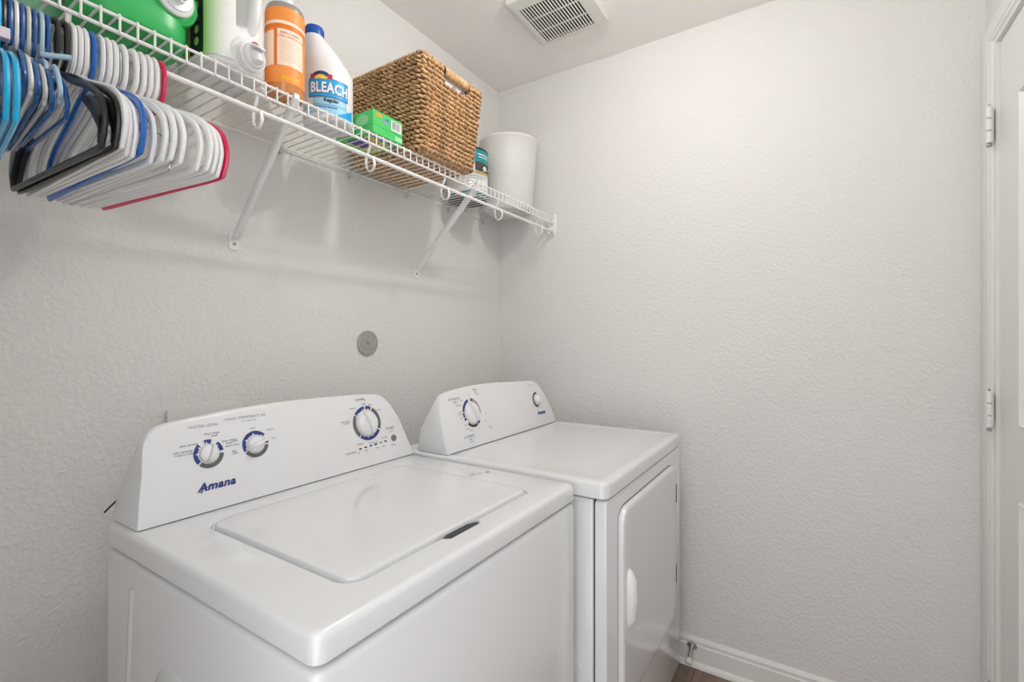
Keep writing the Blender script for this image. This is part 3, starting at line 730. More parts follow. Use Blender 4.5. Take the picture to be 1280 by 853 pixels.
t = thing('detergent_jug', 'big white detergent jug with a pour tap, between green jug and orange bottle', 'jug', (jcx, jcy, ZS))
def jrec(dx, h):
    a = ((dx+.004)/.040)**2+((h-.175)/.085)**2
    return .040*max(0, 1-a)**.5 if a < 1 else 0
jug(t, jcx, jcy, jhx, jhy, .275, M_jug, jrec)
fy = jcy-jhy
mb = MB(); mb.tube(catmull([(jcx+.022, fy+.016, ZS+.250), (jcx+.024, fy-.001, ZS+.225), (jcx+.026, fy-.003, ZS+.17), (jcx+.024, fy+.000, ZS+.115), (jcx+.018, fy+.014, ZS+.082)], 6), .0115, 14, r2=.0145, up=(1,0,0)); build('handle', mb, M_jug, t)
td = Vector((.10, -1, -.12)).normalized(); tu = Vector((1, .10, 0)).normalized(); tv = td.cross(tu)
to = Vector((jcx+.012, fy+.012, ZS+.034))
mb = MB(); mb.lathe([(.043,-.012),(.040,.004),(.034,.012),(.031,.014)], 36, to, tu, tv, td); build('spout_boss', mb, M_jug, t)
mb = MB(); mb.lathe([(.0290,.012),(.0295,.014),(.0295,.019),(.0270,.0195),(.0270,.0235),(.0285,.024),(.0285,.0275),(.0240,.029),(.0235,.033),(.0215,.036),(.0005,.0365)], 36, to, tu, tv, td, capt=False); tp = build('tap_cap', mb, M_knob, t)
mb = MB(); mb.tube([to+td*.034, to+td*.041-Vector((0,0,.004)), to+td*.044-Vector((0,0,.016))], [.0115,.0110,.0095], 16); build('tap_spout', mb, M_knob, tp)
R = []
for f, w, z0 in ((-.004, .014, .012), (.010, .0135, .0125), (.022, .011, .010), (.027, .006, .009)):
    c = to+td*(.030+f)+Vector((0, 0, z0)); R.append([c+tu*w, c+tu*w+Vector((0,0,.004)), c-tu*w+Vector((0,0,.004)), c-tu*w])
mb = MB(); mb.loft(R); build('tap_lever', mb, M_knob, tp, sharp=45)
mb = MB(); mb.lathe([(.0105,0),(.0105,.002),(.008,.004),(.0005,.0045)], 20, to+td*.0335+Vector((0,0,.0165)), tu, tv, td, capt=False); build('tap_button', mb, mat('red_button_plastic', srgb(178, 28, 38), .35), tp, label='red press button')
# printed side label of the jug (wraps the face towards the hangers and fades on to the front)
def jugside(off): 
    rr = sq(jcx, jcy, jhx+off, jhy+off, 0, 3.4, 256)
    cum = [0]
    for i in range(256): cum.append(cum[-1]+(rr[(i+1) % 256]-rr[i]).length)
    def fn(sv, z):        # sv: arc length from the back-left going round by the left face to the front
        st = cum[100]
        tgt = st+sv; i = 0
        while i < 255 and cum[i+1] < tgt: i += 1
        f = (tgt-cum[i])/max(1e-9, cum[i+1]-cum[i]); p = rr[i % 256].lerp(rr[(i+1) % 256], f)
        return Vector((p.x, p.y, ZS+z))
    return fn
def gradmat():
    m = mat('fading_green_label_print', (0.6, 0.7, 0.3), .42, var=0)
    N = m.node_tree.nodes; L = m.node_tree.links; b = N['Principled BSDF']
    tc = N.new('ShaderNodeTexCoord'); sp = N.new('ShaderNodeSeparateXYZ'); L.new(tc.outputs['Generated'], sp.inputs[0])
    cr = N.new('ShaderNodeValToRGB'); e = cr.color_ramp.elements
    e[0].position = 0.0; e[0].color = (.79, .79, .785, 1); e[1].position = .50; e[1].color = srgb(196, 206, 92)+(1,)
    x = e.new(.10); x.color = srgb(205, 226, 190)+(1,); x = e.new(.28); x.color = srgb(150, 205, 110)+(1,)
    L.new(sp.outputs[1], cr.inputs[0]); L.new(cr.outputs[0], b.inputs['Base Color']); return m
js = jugside(.0008); js2 = jugside(.0014); js3 = jugside(.0019)
build('label', patch(js, .060, .190, .012, .215, 36), gradmat(), t, fixn=False)
M_dkg = mat('dark_green_print', srgb(22, 34, 36), .45); M_leaf = mat('leaf_green_print', srgb(150, 182, 110), .45)
build('label_strip', patch(js2, .088, .130, .016, .215, 12), M_dkg, t, fixn=False)
for j in range(8):
    vv = [js3(.112+.007*cos(2*pi*i/14), .040+.024*j+.0085*sin(2*pi*i/14)) for i in range(14)]
    mb = MB(); mb.add(vv, [tuple(range(14))], False); build('label_leaf', mb, M_leaf, t, fixn=False)
# green jug
M_gjug = mat('green_jug_plastic', srgb(46, 178, 92), 0.33, var=.03, sss=.05)
gcx, gcy, ghx, ghy = -1.545, -.208, .0830, .0740
t = thing('detergent_jug', 'green detergent jug with a white pour tap, nearest the hangers', 'jug', (gcx, gcy, ZS))
def grec(dx, h):
    a = ((dx-.0)/.06)**2+((h-.20)/.07)**2
    return .02*max(0, 1-a)**.6 if a < 1 else 0
jug(t, gcx, gcy, ghx, ghy, .27, M_gjug, grec, 2.9)
td = Vector((.16, -1, -.05)).normalized(); tu = Vector((1, .16, 0)).normalized(); tv = td.cross(tu)
to = Vector((gcx+.043, gcy-ghy+.010, ZS+.088))
mb = MB(); mb.lathe([(.052,-.020),(.050,-.002),(.0465,.004),(.0445,.003),(.042,.0045),(.038,.007),(.034,.007)], 40, to, tu, tv, td); build('spout_boss', mb, M_gjug, t)
mb = MB(); mb.lathe([(.0335,.006),(.0345,.008),(.0345,.014),(.031,.017),(.027,.0175),(.026,.020),(.0005,.0205)], 36, to, tu, tv, td, capt=False); tp = build('tap_cap', mb, M_knob, t)
mb = MB(); mb.lathe([(.012,.020),(.0115,.034),(.0095,.034),(.0095,.022)], 20, to-tv*.004, tu, tv, td, capt=False); build('tap_spout', mb, M_knob, tp)
mb = MB(); mb.tube([to+td*.022-tv*-.02, to+td*.034+tv*.012, to+td*.036+tv*.004], .006, 8, r2=.012); build('tap_lever', mb, M_knob, tp)
# pale green translucent tub behind the hangers
M_tub = mat('translucent_mint_plastic', srgb(150, 214, 176), 0.35, trans=.35, var=.02)
t = thing('plastic_tub', 'pale mint translucent plastic tub behind the coat hangers', 'tub', (-1.664, -.115, ZS))
mb = MB(); mb.lathe([(.044,0),(.050,.004),(.052,.010),(.060,.150),(.062,.150),(.062,.154),(.057,.154),(.049,.012),(.0005,.008)], 40, (-1.664, -.115, ZS), capt=False); build('body', mb, M_tub, t)
mb = MB(); mb.lathe([(.0645,.146),(.0650,.156),(.062,.160),(.0005,.161)], 40, (-1.664, -.115, ZS), capt=False); build('lid', mb, M_tub, t)
# ------------------------------------------------------------------ green box of dryer sheets
M_gbox = mat('green_carton', srgb(70, 196, 98), .42, var=.03); M_gbox2 = mat('deep_green_print', srgb(40, 150, 72), .42)
x0, x1, y0, y1, z0, z1 = -1.0385, -.931, -.2955, -.141, ZS, ZS+.0635
t = thing('dryer_sheet_box', 'small green carton with a barcode lying in front of the woven basket', 'carton', ((x0+x1)/2, (y0+y1)/2, z0))
mb = MB(); mb.box(x0, x1, y0, y1, z0, z1, .0012, 1); bx = build('carton', mb, M_gbox, t)
f = planefn((x0, y0, z0), (1,0,0), (0,0,1), (0,-1,0), .0004)
f2 = planefn((x0, y0, z0), (1,0,0), (0,0,1), (0,-1,0), .0008)
W_, H_ = x1-x0, z1-z0
def quad(fn, a, b, c, d): 
    mb = MB(); mb.add([fn(a, c), fn(b, c), fn(b, d), fn(a, d)], [(0,1,2,3)], False); return mb
def blob(fn, cx, cy, rx, ry, n=18):
    mb = MB(); mb.add([fn(cx+rx*cos(2*pi*i/n), cy+ry*sin(2*pi*i/n)) for i in range(n)], [tuple(range(n))], False); return mb
M_porange = mat('orange_print', srgb(238, 150, 40), .45); M_ppur = mat('purple_print', srgb(88, 60, 150), .45); M_pyel = mat('lime_yellow_print', srgb(212, 208, 70), .45); M_pblue = mat('teal_blue_print', srgb(40, 130, 180), .45); M_pgrey = mat('blue_grey_print', srgb(120, 160, 165), .45)
build('flap_line', quad(f, 0, W_, .0215, .0228), M_gbox2, t, fixn=False)
build('barcode_panel', quad(f, W_*.60, W_*.95, .0285, .0565), M_lwhite, t, fixn=False)
rnd = random.Random(5); xx = W_*.64
while xx < W_*.91:
    w = rnd.choice((.0007, .0012, .0018)); build('barcode_bar', quad(f2, xx, xx+w, .0320, .0545), M_grey, t, fixn=False); xx += w+rnd.choice((.0008, .0013, .0017))
build('logo_print', blob(f, W_*.20, .0525, W_*.115, .0055), M_porange, t, fixn=False)
build('logo_print', blob(f, W_*.41, .0420, W_*.13, .0070), M_pgrey, t, fixn=False); build('logo_print', blob(f2, W_*.47, .0485, W_*.07, .0035), M_pblue, t, fixn=False)
build('label_patch', quad(f, W_*.74, W_*.99, .004, .0165), mat('pale_green_print', srgb(160, 222, 170), .45), t, fixn=False)
f = planefn((x0, y1, z0), (0,-1,0), (0,0,1), (-1,0,0), .0004); D_ = y1-y0
build('label_patch', blob(f, D_*.72, .041, .026, .014), mat('mint_print', srgb(140, 205, 150), .45), t, fixn=False)
build('flap_line', quad(f, 0, D_, .0215, .0228), M_gbox2, t, fixn=False); build('label_patch', quad(f, D_*.25, D_*.5, .036, .054), M_gbox2, t, fixn=False)
f = planefn((x0, y0, z0), (1,0,0), (0,1,0), (0,0,-1), .0003); f2 = planefn((x0, y0, z0), (1,0,0), (0,1,0), (0,0,-1), .0006); f3 = planefn((x0, y0, z0), (1,0,0), (0,1,0), (0,0,-1), .0009)
build('base_print', quad(f, .004, W_-.004, .006, D_-.034), M_pyel, t, fixn=False)
build('base_print', quad(f2, .004, W_-.004, .006, .030), M_pblue, t, fixn=False); build('base_print', quad(f2, .004, W_*.55, .044, D_-.042), M_ppur, t, fixn=False)
build('base_print', blob(f3, W_*.50, .060, .020, .017), M_porange, t, fixn=False); build('base_print', blob(f3, W_*.25, .036, .016, .012), M_pyel, t, fixn=False); build('base_print', quad(f3, W_*.65, W_*.95, .080, .088), M_lwhite, t, fixn=False)
# ------------------------------------------------------------------ woven basket
M_weave = mat('seagrass_weave', (0.56, 0.345, 0.175), 0.62, var=.46, vscale=75, bump=.4, bscale=420, bdist=.0015)
M_weave2 = mat('basket_gap_shade', (0.085, 0.045, 0.022), 0.8, var=.2)  # dark backing: shade between the strands put into its colour
bz0, bz1 = ZS+.004, ZS+.288
bb0 = (-.889, -.628, -.325, -.020); bb1 = (-.893, -.587, -.334, -.016)     # x0,x1,y0,y1 at base and rim
t = thing('woven_basket', 'square woven seagrass storage basket with a handle slot on the shelf', 'basket', (-.75, -.175, ZS))
def blerp(f): return [a+(b-a)*f for a, b in zip(bb0, bb1)]
def bring(f, ins, z, n=6, r=.018):
    x0, x1, y0, y1 = blerp(f); return [(x, y, z) for x, y in rrect(x0+ins, x1-ins, y0+ins, y1-ins, max(.004, r-ins), n)]
hx0, hx1, hz0, hz1 = -.782, -.672, bz1-.052, bz1-.024       # slot in the front face
rings = [bring((z-bz0)/(bz1-bz0), .006, z) for z in (bz0+.001, hz0, hz1, bz1-.003)] + [bring((z-bz0)/(bz1-bz0), .012, z) for z in (bz1-.003, hz1, hz0, bz0+.006)]
# walls as a grid so that the slot is a real hole
def wallring(ins, z):
    x0, x1, y0, y1 = blerp((z-bz0)/(bz1-bz0)); x0 += ins; x1 -= ins; y0 += ins; y1 -= ins
    return [(x0, y1, z), (x0, y0, z), (hx0, y0, z), (hx1, y0, z), (x1, y0, z), (x1, y1, z)]
zz = [bz0+.001, hz0, hz1, bz1-.003]
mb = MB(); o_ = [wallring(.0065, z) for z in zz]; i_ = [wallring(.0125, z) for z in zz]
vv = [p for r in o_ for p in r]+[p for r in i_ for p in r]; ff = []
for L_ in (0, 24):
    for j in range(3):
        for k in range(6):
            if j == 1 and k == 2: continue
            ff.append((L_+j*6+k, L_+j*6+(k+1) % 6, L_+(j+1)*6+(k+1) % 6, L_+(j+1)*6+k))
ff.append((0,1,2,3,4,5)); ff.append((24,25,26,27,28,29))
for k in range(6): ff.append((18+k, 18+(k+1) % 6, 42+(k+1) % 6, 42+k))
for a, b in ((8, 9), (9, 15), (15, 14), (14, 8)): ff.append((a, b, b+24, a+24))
mb.add(vv, ff, False); build('gap_backing', mb, M_weave2, t)
rnd = random.Random(11)
def stitch(mb, c, d, n, L_, w, h):
    b = d.cross(n); vv = [c-d*(L_/2)-n*(h*.6)]; ff = []
    fr = ((-.28, .92), (.08, 1.0), (.32, .72))
    for f, s in fr:
        for k in range(6):
            a = 2*pi*k/6; vv.append(c+d*(L_*f)+b*(w/2*s*cos(a))+n*(h*s*sin(a)))
    vv.append(c+d*(L_/2)-n*(h*.7))
    for k in range(6): ff.append((0, 1+(k+1) % 6, 1+k))
    for j in range(2):
        for k in range(6): ff.append((1+j*6+k, 1+j*6+(k+1) % 6, 7+j*6+(k+1) % 6, 7+j*6+k))
    for k in range(6): ff.append((13+k, 13+(k+1) % 6, 19))
    mb.add(vv, ff, True)
def perim(f, z, step, ph):
    x0, x1, y0, y1 = blerp(f); P = [Vector((x, y, z)) for x, y in rrect(x0+.004, x1-.004, y0+.004, y1-.004, .016, 5)]
    n = len(P); cum = [0]
    for i in range(n): cum.append(cum[-1]+(P[(i+1) % n]-P[i]).length)
    N_ = int(cum[-1]/step); out = []
    for j in range(N_):
        s = (j+ph)*cum[-1]/N_; s %= cum[-1]; i = 0
        while i < n-1 and cum[i+1] < s: i += 1
        q = P[i].lerp(P[(i+1) % n], (s-cum[i])/max(1e-9, cum[i+1]-cum[i])); tg = (P[(i+1) % n]-P[i]).normalized()
        out.append((q, tg, Vector((tg.y, -tg.x, 0))))
    return out
rows = 19
for r in range(rows):
    f = (r+.5)/rows; z = bz0+(bz1-bz0-.008)*f
    mb = MB()
    for q, tg, n in perim(f, z, .0185, (r % 2)*.5+rnd.uniform(-.1, .1)):
        if n.y < -.9 and hx0-.004 < q.x < hx1+.004 and z > hz0-.004: continue
        tilt = radians(22+rnd.uniform(-9, 9))*(1 if (r % 2) else .75)
        d = (tg*cos(tilt)+Vector((0,0,-1))*sin(tilt)).normalized()
        stitch(mb, q+Vector((0,0,rnd.uniform(-.0012,.0012)))+n*rnd.uniform(-.0006,.0012), d, n, .0270*rnd.uniform(.88,1.12), .0106*rnd.uniform(.78,1.1), .0080*rnd.uniform(.8,1.2))
    build('woven_row', mb, M_weave, t, fixn=False, sharp=60)
mb = MB()                                                  # braided rim
for q, tg, n in perim(1, bz1-.003, .0115, 0):
    if n.y < -.9 and hx0-.004 < q.x < hx1+.004: continue
    d = (tg*.80+Vector((0,0,1))*.35+n*.45).normalized(); stitch(mb, q-n*.004, d, (n*.6+Vector((0,0,1))*.8).normalized(), .021, .010, .0062)
build('rim', mb, M_weave, t, fixn=False, sharp=60)
mb = MB(); yh = blerp(.95)[2]+.008                          # wrapped handle bar
nw = 15
for i in range(nw):
    x = hx0+(hx1-hx0)*(i+.5)/nw; P = []
    for k in range(10):
        a = 2*pi*k/10; P.append((x+.0015*cos(a), yh+.0085*cos(a), (hz1+bz1)/2-.001+.0125*sin(a)))
    mb.tube(P, .0040, 6, closed=True)
build('handle_wrap', mb, M_weave, t, fixn=False, sharp=60)
mb = MB()                                                  # woven base, seen from below between the wires
nb = 24
for r in range(nb):
    y = bb0[2]+.012+(bb0[3]-bb0[2]-.024)*r/(nb-1)
    for j in range(15):
        x = bb0[0]+.012+(bb0[1]-bb0[0]-.024)*(j+(r % 2)*.5)/14.5
        tilt = radians(20+rnd.uniform(-8, 8)); d = Vector((cos(tilt), sin(tilt), 0))
        stitch(mb, Vector((x, y, ZS+.0045)), d, Vector((0,0,-1)), .0235, .0115, .0042)
o = build('woven_base', mb, M_weave, t, fixn=False, sharp=60)
# packet inside the basket
t = thing('wipes_packet', 'white and purple packet showing through the basket handle slot', 'packet', (-.725, -.278, bz0+.010))
R = []
for z, s in ((bz0+.010, .90), (bz0+.02, 1), (bz1-.022, 1), (bz1-.012, .93), (bz1-.008, .5)):
    R.append([(-.725+x*s, -.278+y*s, z) for x, y in rrect(-.085, .085, -.038, .038, .014, 4)])
mb = MB(); mb.loft(R); build('packet', mb, mat('white_packet_film', (.78,.78,.80), .3), t)
f = planefn((-.725, -.316, bz1-.040), (1,0,0), (0,0,1), (0,-1,0), .0006)
build('printed_mark', blob(f, .040, -.004, .013, .011), mat('violet_print', srgb(98, 60, 150), .4), t, fixn=False); build('printed_mark', quad(f, -.062, -.046, -.002, .006), M_lyel, t, fixn=False)
build('printed_mark', blob(f, .000, .000, .010, .007), M_pgrey, t, fixn=False)
# ------------------------------------------------------------------ paint can
ccx, ccy, cR, cH = -.385, -.105, .0830, .196
t = thing('paint_can', 'round can with teal and white label and wire handle, behind the basket', 'can', (ccx, ccy, ZS))
M_cbody = mat('white_can_label', (.78,.78,.78), .35, var=.01); M_teal = mat('teal_print', srgb(20, 140, 148), .38); M_cdark = mat('dark_can_metal', (.045,.045,.048), .35, metal=.3)
mb = MB(); mb.lathe([(cR-.003,.0),(cR,.001),(cR,.006),(cR-.0012,.008),(cR-.0012,cH-.008),(cR,cH-.006),(cR+.0006,cH-.002),(cR-.003,cH),(cR-.008,cH-.003),(cR-.010,cH-.006),(.0005,cH-.006)], 56, (ccx, ccy, ZS), capb=False, capt=False); build('body', mb, M_cbody, t)
mb = MB(); mb.lathe([(cR+.0004,0),(cR+.0004,.0040),(cR-.006,.0005),(cR-.010,.004),(.0005,.004)], 56, (ccx, ccy, ZS+.0002), capb=False, capt=False); build('base', mb, M_cdark, t)
mb = MB(); mb.lathe([(cR+.0004,cH-.008),(cR+.0014,cH-.003),(cR-.001,cH+.001),(cR-.010,cH-.0015)], 56, (ccx, ccy, ZS), capb=False, capt=False); build('rim', mb, M_cdark, t, label='dark metal rim')
CA = atan2(-1.2969-ccy, -1.9076-ccx)
cf = lambda off=.0003: wrapfn(ccx, ccy, cR, CA, ZS, off)
hc = pi*cR*.999
build('label_band', patch(cf(.0002), -hc, hc, cH-.060, cH-.008, 56), M_teal, t, fixn=False)
build('label_band', patch(cf(.0002), -hc, hc, .008, .026, 56, top=lambda f: .022+.006*sin(f*14)), M_teal, t, fixn=False)
build('label_picture', patch(cf(.0004), .030, .115, cH-.098, cH-.056, 14, bot=lambda f: cH-.090-.012*f), mat('dark_picture_print', srgb(70, 66, 62), .4, var=.5, vscale=90), t, fixn=False)
build('label_picture', patch(cf(.0007), .030, .118, cH-.104, cH-.094, 14), mat('straw_print', srgb(205, 190, 110), .4), t, fixn=False)
vv = [cf(.0009)(.078+.011*cos(a), cH-.078+.009*sin(a)) for a in [2*pi*i/16 for i in range(16)]]
mb = MB(); mb.add(vv, [tuple(range(16))], False); build('label_picture', mb, M_lwhite, t, fixn=False)
vv = []
for i in range(20):
    r = .0145 if i % 2 == 0 else .0085
    vv.append(cf(.0008)(.053+r*cos(2*pi*i/20), .052+r*sin(2*pi*i/20)))
mb = MB(); mb.add(vv, [tuple(range(20))], False); build('label_flower', mb, mat('lime_print', srgb(190, 205, 110), .4), t, fixn=False)
build('print_line', patch(cf(.0006), .040, .105, cH-.018-.010, cH-.014-.010, 10), M_lwhite, t, fixn=False); build('print_line', patch(cf(.0006), .045, .100, cH-.024-.014, cH-.021-.014, 10), M_lwhite, t, fixn=False)
for j in range(2): build('print_line', patch(cf(.0006), .005, .085-.02*j, .080-.008*j, .0825-.008*j, 10), M_lgrey, t, fixn=False)
er = Vector((cos(CA+pi/2), sin(CA+pi/2), 0)); ctr = Vector((ccx, ccy, ZS)); fw = Vector((cos(CA), sin(CA), 0))
pts = []
for i in range(25):
    a = pi*i/24; pts.append(ctr+er*((cR+.006)*cos(a))+fw*((cR+.010)*sin(a))+Vector((0,0,.128-.036*sin(a))))
mb = MB(); mb.tube(catmull(pts, 2), .0013, 6)
mb.lathe([(.006,0),(.006,.004),(.003,.006)], 12, ctr+er*cR+Vector((0,0,.128)), fw, (0,0,1), er); mb.lathe([(.006,0),(.006,.004),(.003,.006)], 12, ctr-er*cR+Vector((0,0,.128)), fw, (0,0,1), -er)
build('wire_handle', mb, M_steel, t)
# ------------------------------------------------------------------ frosted bin in the corner
M_bin = mat('frosted_white_plastic', (0.70, 0.685, 0.665), 0.45, var=.01, sss=.1)
ncx, ncy = -.150, -.152
t = thing('waste_bin', 'round frosted white plastic bin in the corner of the shelf', 'bin', (ncx, ncy, ZS))
H_ = .305
mb = MB(); mb.lathe([(.098,0),(.103,.004),(.105,.010),(.1165,.18),(.1172,.182),(.1185,.21),(.1182,.212),(.1290,H_-.012),(.1312,H_-.010),(.1316,H_-.003),(.1305,H_),(.1285,H_-.002),(.1265,H_-.012),(.103,.012),(.0005,.008)], 64, (ncx, ncy, ZS), capt=False); build('body', mb, M_bin, t, sharp=50)

# ================================================================== COAT HANGERS on the rod
M_hw = mat('white_hanger_plastic', (0.83, 0.83, 0.83), 0.28, coat=.3, var=.01); M_hred = mat('raspberry_hanger_plastic', srgb(208, 16, 82), .28, coat=.3)
M_hblue = mat('royal_blue_hanger_plastic', srgb(0, 98, 186), .25, coat=.35, var=.06); M_hnavy = mat('denim_blue_hanger_plastic', srgb(26, 88, 158), .25, coat=.35, var=.06)
M_hlb = mat('pale_blue_hanger_plastic', srgb(170, 198, 218), .3, coat=.3); M_hcy = mat('cyan_hanger_plastic', srgb(10, 176, 226), .25, coat=.35); M_hgr = mat('pale_grey_hanger_plastic', srgb(205, 205, 200), .3, coat=.3)
ZR = 1.731+.0053; YR = YS-.0015
def hook_pts(s=1.0, drop=.082):
    # local frame: origin where the hook rests on the rod; +y to the wall
    return catmull([(0, 0, -drop), (0, -.006*s, -drop+.010), (0, -.0205*s, -.058*s), (0, -.0245*s, -.036*s), (0, -.0225*s, -.012*s), (0, -.0135*s, .0005), (0, 0, .0040), (0, .0120*s, .0005), (0, .0205*s, -.011*s), (0, .0215*s, -.024*s), (0, .0185*s, -.031*s)], 4)
def frame_pts(hw, dz0, dz1, dz2):
    h = [(0, 0, dz0), (0, -.050, dz0-.014), (0, -.42*hw, dz0-.032), (0, -.74*hw, dz1+.012), (0, -.89*hw, dz1-.006), (0, -.965*hw, dz1-.021), (0, -hw, dz1-.020+.38*(dz2-dz1+.020)), (0, -.995*hw, dz1-.020+.62*(dz2-dz1+.020)), (0, -.96*hw, dz2+.006), (0, -.90*hw, dz2), (0, -.4*hw, dz2)]
    m = [(0, -y, z) for _, y, z in reversed(h[1:])]
    return catmull(h+[(0, 0, dz2)]+m, 3, closed=True)
def bar_pts(hw, dz1): return [(0, -.55*hw, dz1+.030), (0, -.52*hw, dz1+.010), (0, -.50*hw, dz1+.008)]
def make_hanger(name, label, group, loc, m, hw=.208, dz=(-.080, -.150, -.230), tx=.0036, tr=.0062, rz=0.0, tilt=0.0, drop=.082, hs=1.0, extra=None):
    t = thing(name, label, 'hanger', loc, rz, group); t.rotation_euler = (tilt, 0, rz)
    mb = MB(); mb.tube(hook_pts(hs, drop), tr, 8, r2=tx, up=(1,0,0)) if False else mb.tube(hook_pts(hs, drop), tx, 8, r2=tr, up=(1,0,0))
    build('hook', mb, m, t, local=True)
    mb = MB(); mb.tube(frame_pts(hw, *dz), tx, 8, closed=True, r2=tr, up=(1,0,0)); build('frame', mb, m, t, local=True)
    if extra: extra(t)
    return t
def copy_hanger(src, loc, label, group, m=None, rz=0.0, tilt=0.0):
    c = src.copy(); C.objects.link(c); c.location = loc; c.rotation_euler = (tilt, 0, rz); c['label'] = label; c['group'] = group
    for ch in list(src.children):
        d = ch.copy(); C.objects.link(d); d.parent = c
        if m:
            d.data = d.data.copy(); d.data.materials.clear(); d.data.materials.append(m)
        for g in list(ch.children):
            e = g.copy(); C.objects.link(e); e.parent = d
    return c
GR = 'clothes hangers packed along the shelf rod'
zo = ZR + .0046 - .0040
L0 = lambda x, dz=0: (x, YR, zo+dz)
hred = make_hanger('coat_hanger', 'raspberry red plastic hanger, last in the row by the wire shelf bracket', GR, L0(-1.5335), M_hred, rz=radians(5.0))
whites = [-1.5445, -1.5540, -1.5640, -1.5745, -1.5885, -1.6015, -1.6095, -1.6180, -1.6380, -1.6455, -1.6535]
lab = ['white plastic hanger directly behind the red one', 'white plastic hanger, second behind the red one', 'white plastic hanger, third behind the red one', 'white plastic hanger, fourth behind the red one',
       'white plastic hanger just before the thin wire hanger', 'white plastic hanger just behind the thin wire hanger', 'white plastic hanger, second behind the wire hanger', 'white plastic hanger touching the royal blue one on its wire hanger side',
       'white plastic hanger touching the royal blue one on its black hanger side', 'white plastic hanger, middle of three between blue and black hangers', 'white plastic hanger touching the front black hanger']
rnd = random.Random(4)
for i, (x, l) in enumerate(zip(whites, lab)):
    big = i in (3, 4)
    if i == 0: hwh = w0_ = make_hanger('coat_hanger', l, GR, L0(x), M_hw, rz=radians(6.0), hw=.206)
    else:
        w_ = copy_hanger(hwh, L0(x), l, GR, rz=radians((6, 6.1, 6.5, 5.8, 2.9, 3.0, 2.6, 1.6, 1.0, 1.1, 1.4)[i]), tilt=radians(rnd.uniform(-1.6, 1.6)))
copy_hanger(hred, L0(-1.6290), 'royal blue plastic hanger among the white ones', GR, M_hblue, rz=radians(.4), tilt=radians(-.6))
# wire hanger with twisted neck
t = thing('wire_hanger', 'thin silver wire hanger with twisted neck among white hangers', 'hanger', L0(-1.5950, -.0030), radians(3.2), GR)
M_hwire = mat('bright_hanger_wire', (.62,.62,.62), .25, metal=.95, var=.03)
mb = MB(); mb.tube(hook_pts(1, .070), .0012, 6); build('hook', mb, M_hwire, t, local=True)
mb = MB()
for ph in (0, pi): mb.tube([(.0018*cos(ph+i*.9), .0018*sin(ph+i*.9), -.062-.0022*i) for i in range(20)], .0011, 5)
build('twisted_neck', mb, M_hwire, t, local=True)
fp_ = [(0, 0, -.104), (0, -.10, -.148), (0, -.185, -.192), (0, -.2, -.204), (0, -.198, -.214), (0, -.185, -.226), (0, -.180, -.234), (0, -.17, -.236)]
mb = MB(); mb.tube(catmull(fp_+[(0, 0, -.236)]+[(0, -y, z) for _, y, z in reversed(fp_[1:])], 4, closed=True), .0012, 6, closed=True); build('frame', mb, M_hwire, t, local=True)
# black hangers: broad moulded arms
def black_arms(t):
    for s in (-1, 1):
        R = []
        for y, z, w, h in ((.135, -.150, .0036, .006), (.165, -.166, .0042, .013), (.190, -.186, .0046, .019), (.199, -.203, .0044, .016), (.192, -.219, .004, .008)):
            R.append([(w*c1, s*y, z+h*c2) for c1, c2 in ((-1,-.7),(-.5,-1),(.5,-1),(1,-.7),(1,.7),(.5,1),(-.5,1),(-1,.7))])
        mb = MB(); mb.loft(R); build('shoulder_pad', mb, M_black, t, local=True)
hblk = make_hanger('coat_hanger', 'black plastic hanger beside the white ones', GR, L0(-1.6625), M_black, hw=.205, tx=.0036, tr=.0052, rz=radians(2.2), extra=black_arms)
copy_hanger(hblk, L0(-1.6725), 'black plastic hanger beside the denim blue ones', GR, rz=radians(1.3), tilt=radians(1.0))
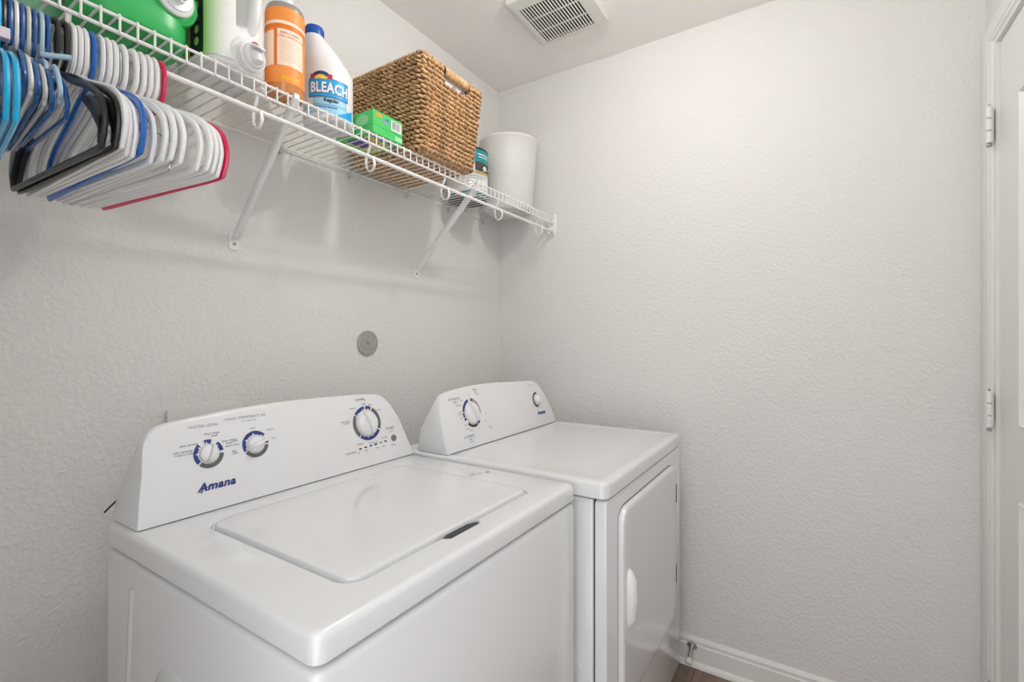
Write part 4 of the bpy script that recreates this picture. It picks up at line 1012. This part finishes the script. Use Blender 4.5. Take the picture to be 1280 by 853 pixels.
# children's hangers: smaller
KZ = (-.074, -.128, -.176)
hk = make_hanger('child_hanger', 'small denim blue child hanger touching the black hangers', GR, L0(-1.6805), M_hnavy, hw=.150, dz=KZ, tx=.0029, tr=.0042, rz=radians(-3.6), tilt=radians(4.5), drop=.076)
def bars(t):
    mb = MB(); mb.tube([(-.003, -.040, -.070), (.028, -.052, -.064)], .0042, 8); build('side_peg', mb, M_hlb, t, local=True)
    mb = MB(); mb.tube([(-.002, -.062, -.112), (.011, -.070, -.108)], .0042, 8); build('side_peg', mb, M_hlb, t, local=True)
hlb = make_hanger('child_hanger', 'pale blue child hanger with two side pegs', GR, L0(-1.6875), M_hlb, hw=.146, dz=(-.070, -.120, -.166), tx=.0031, tr=.0046, rz=radians(-4), tilt=radians(2), drop=.072, extra=bars)
kids = [(-1.6950, M_hnavy, 'small denim blue child hanger just behind the pale blue one'), (-1.7015, M_hgr, 'small pale grey child hanger between denim blue ones'), (-1.7080, M_hnavy, 'small denim blue child hanger between pale grey and white ones'),
        (-1.7140, M_hw, 'small white child hanger between denim blue ones'), (-1.7200, M_hnavy, 'small denim blue child hanger beside the sticker-tagged black one')]
for i, (x, m, l) in enumerate(kids): copy_hanger(hk, L0(x), l, GR, m, rz=radians(-4.3-.35*i), tilt=radians(3-1.2*i))
hb3 = copy_hanger(hk, L0(-1.7265), 'small black child hanger with a white size tag on its hook', GR, M_black, rz=radians(-6), tilt=radians(-2))
mb = MB(); mb.box(-.0055, .0055, -.0315, -.0165, -.066, -.050, .001, 1); build('size_tag', mb, mat('white_size_tag', srgb(225, 215, 228), .4), hb3, local=True, label='white size tag')
hc_ = copy_hanger(hred, L0(-1.7320), 'cyan plastic hanger beside the tagged black one', GR, M_hcy, rz=radians(-5.5))
copy_hanger(hred, L0(-1.7400), 'cyan plastic hanger, second from the tagged black one', GR, M_hcy, rz=radians(-5.6))
copy_hanger(hred, L0(-1.7480), 'deep blue plastic hanger behind the two cyan ones', GR, M_hnavy, rz=radians(-5.6))
copy_hanger(hred, L0(-1.7570), 'white plastic hanger at the far end behind the deep blue one', GR, M_hw, rz=radians(-5.6))
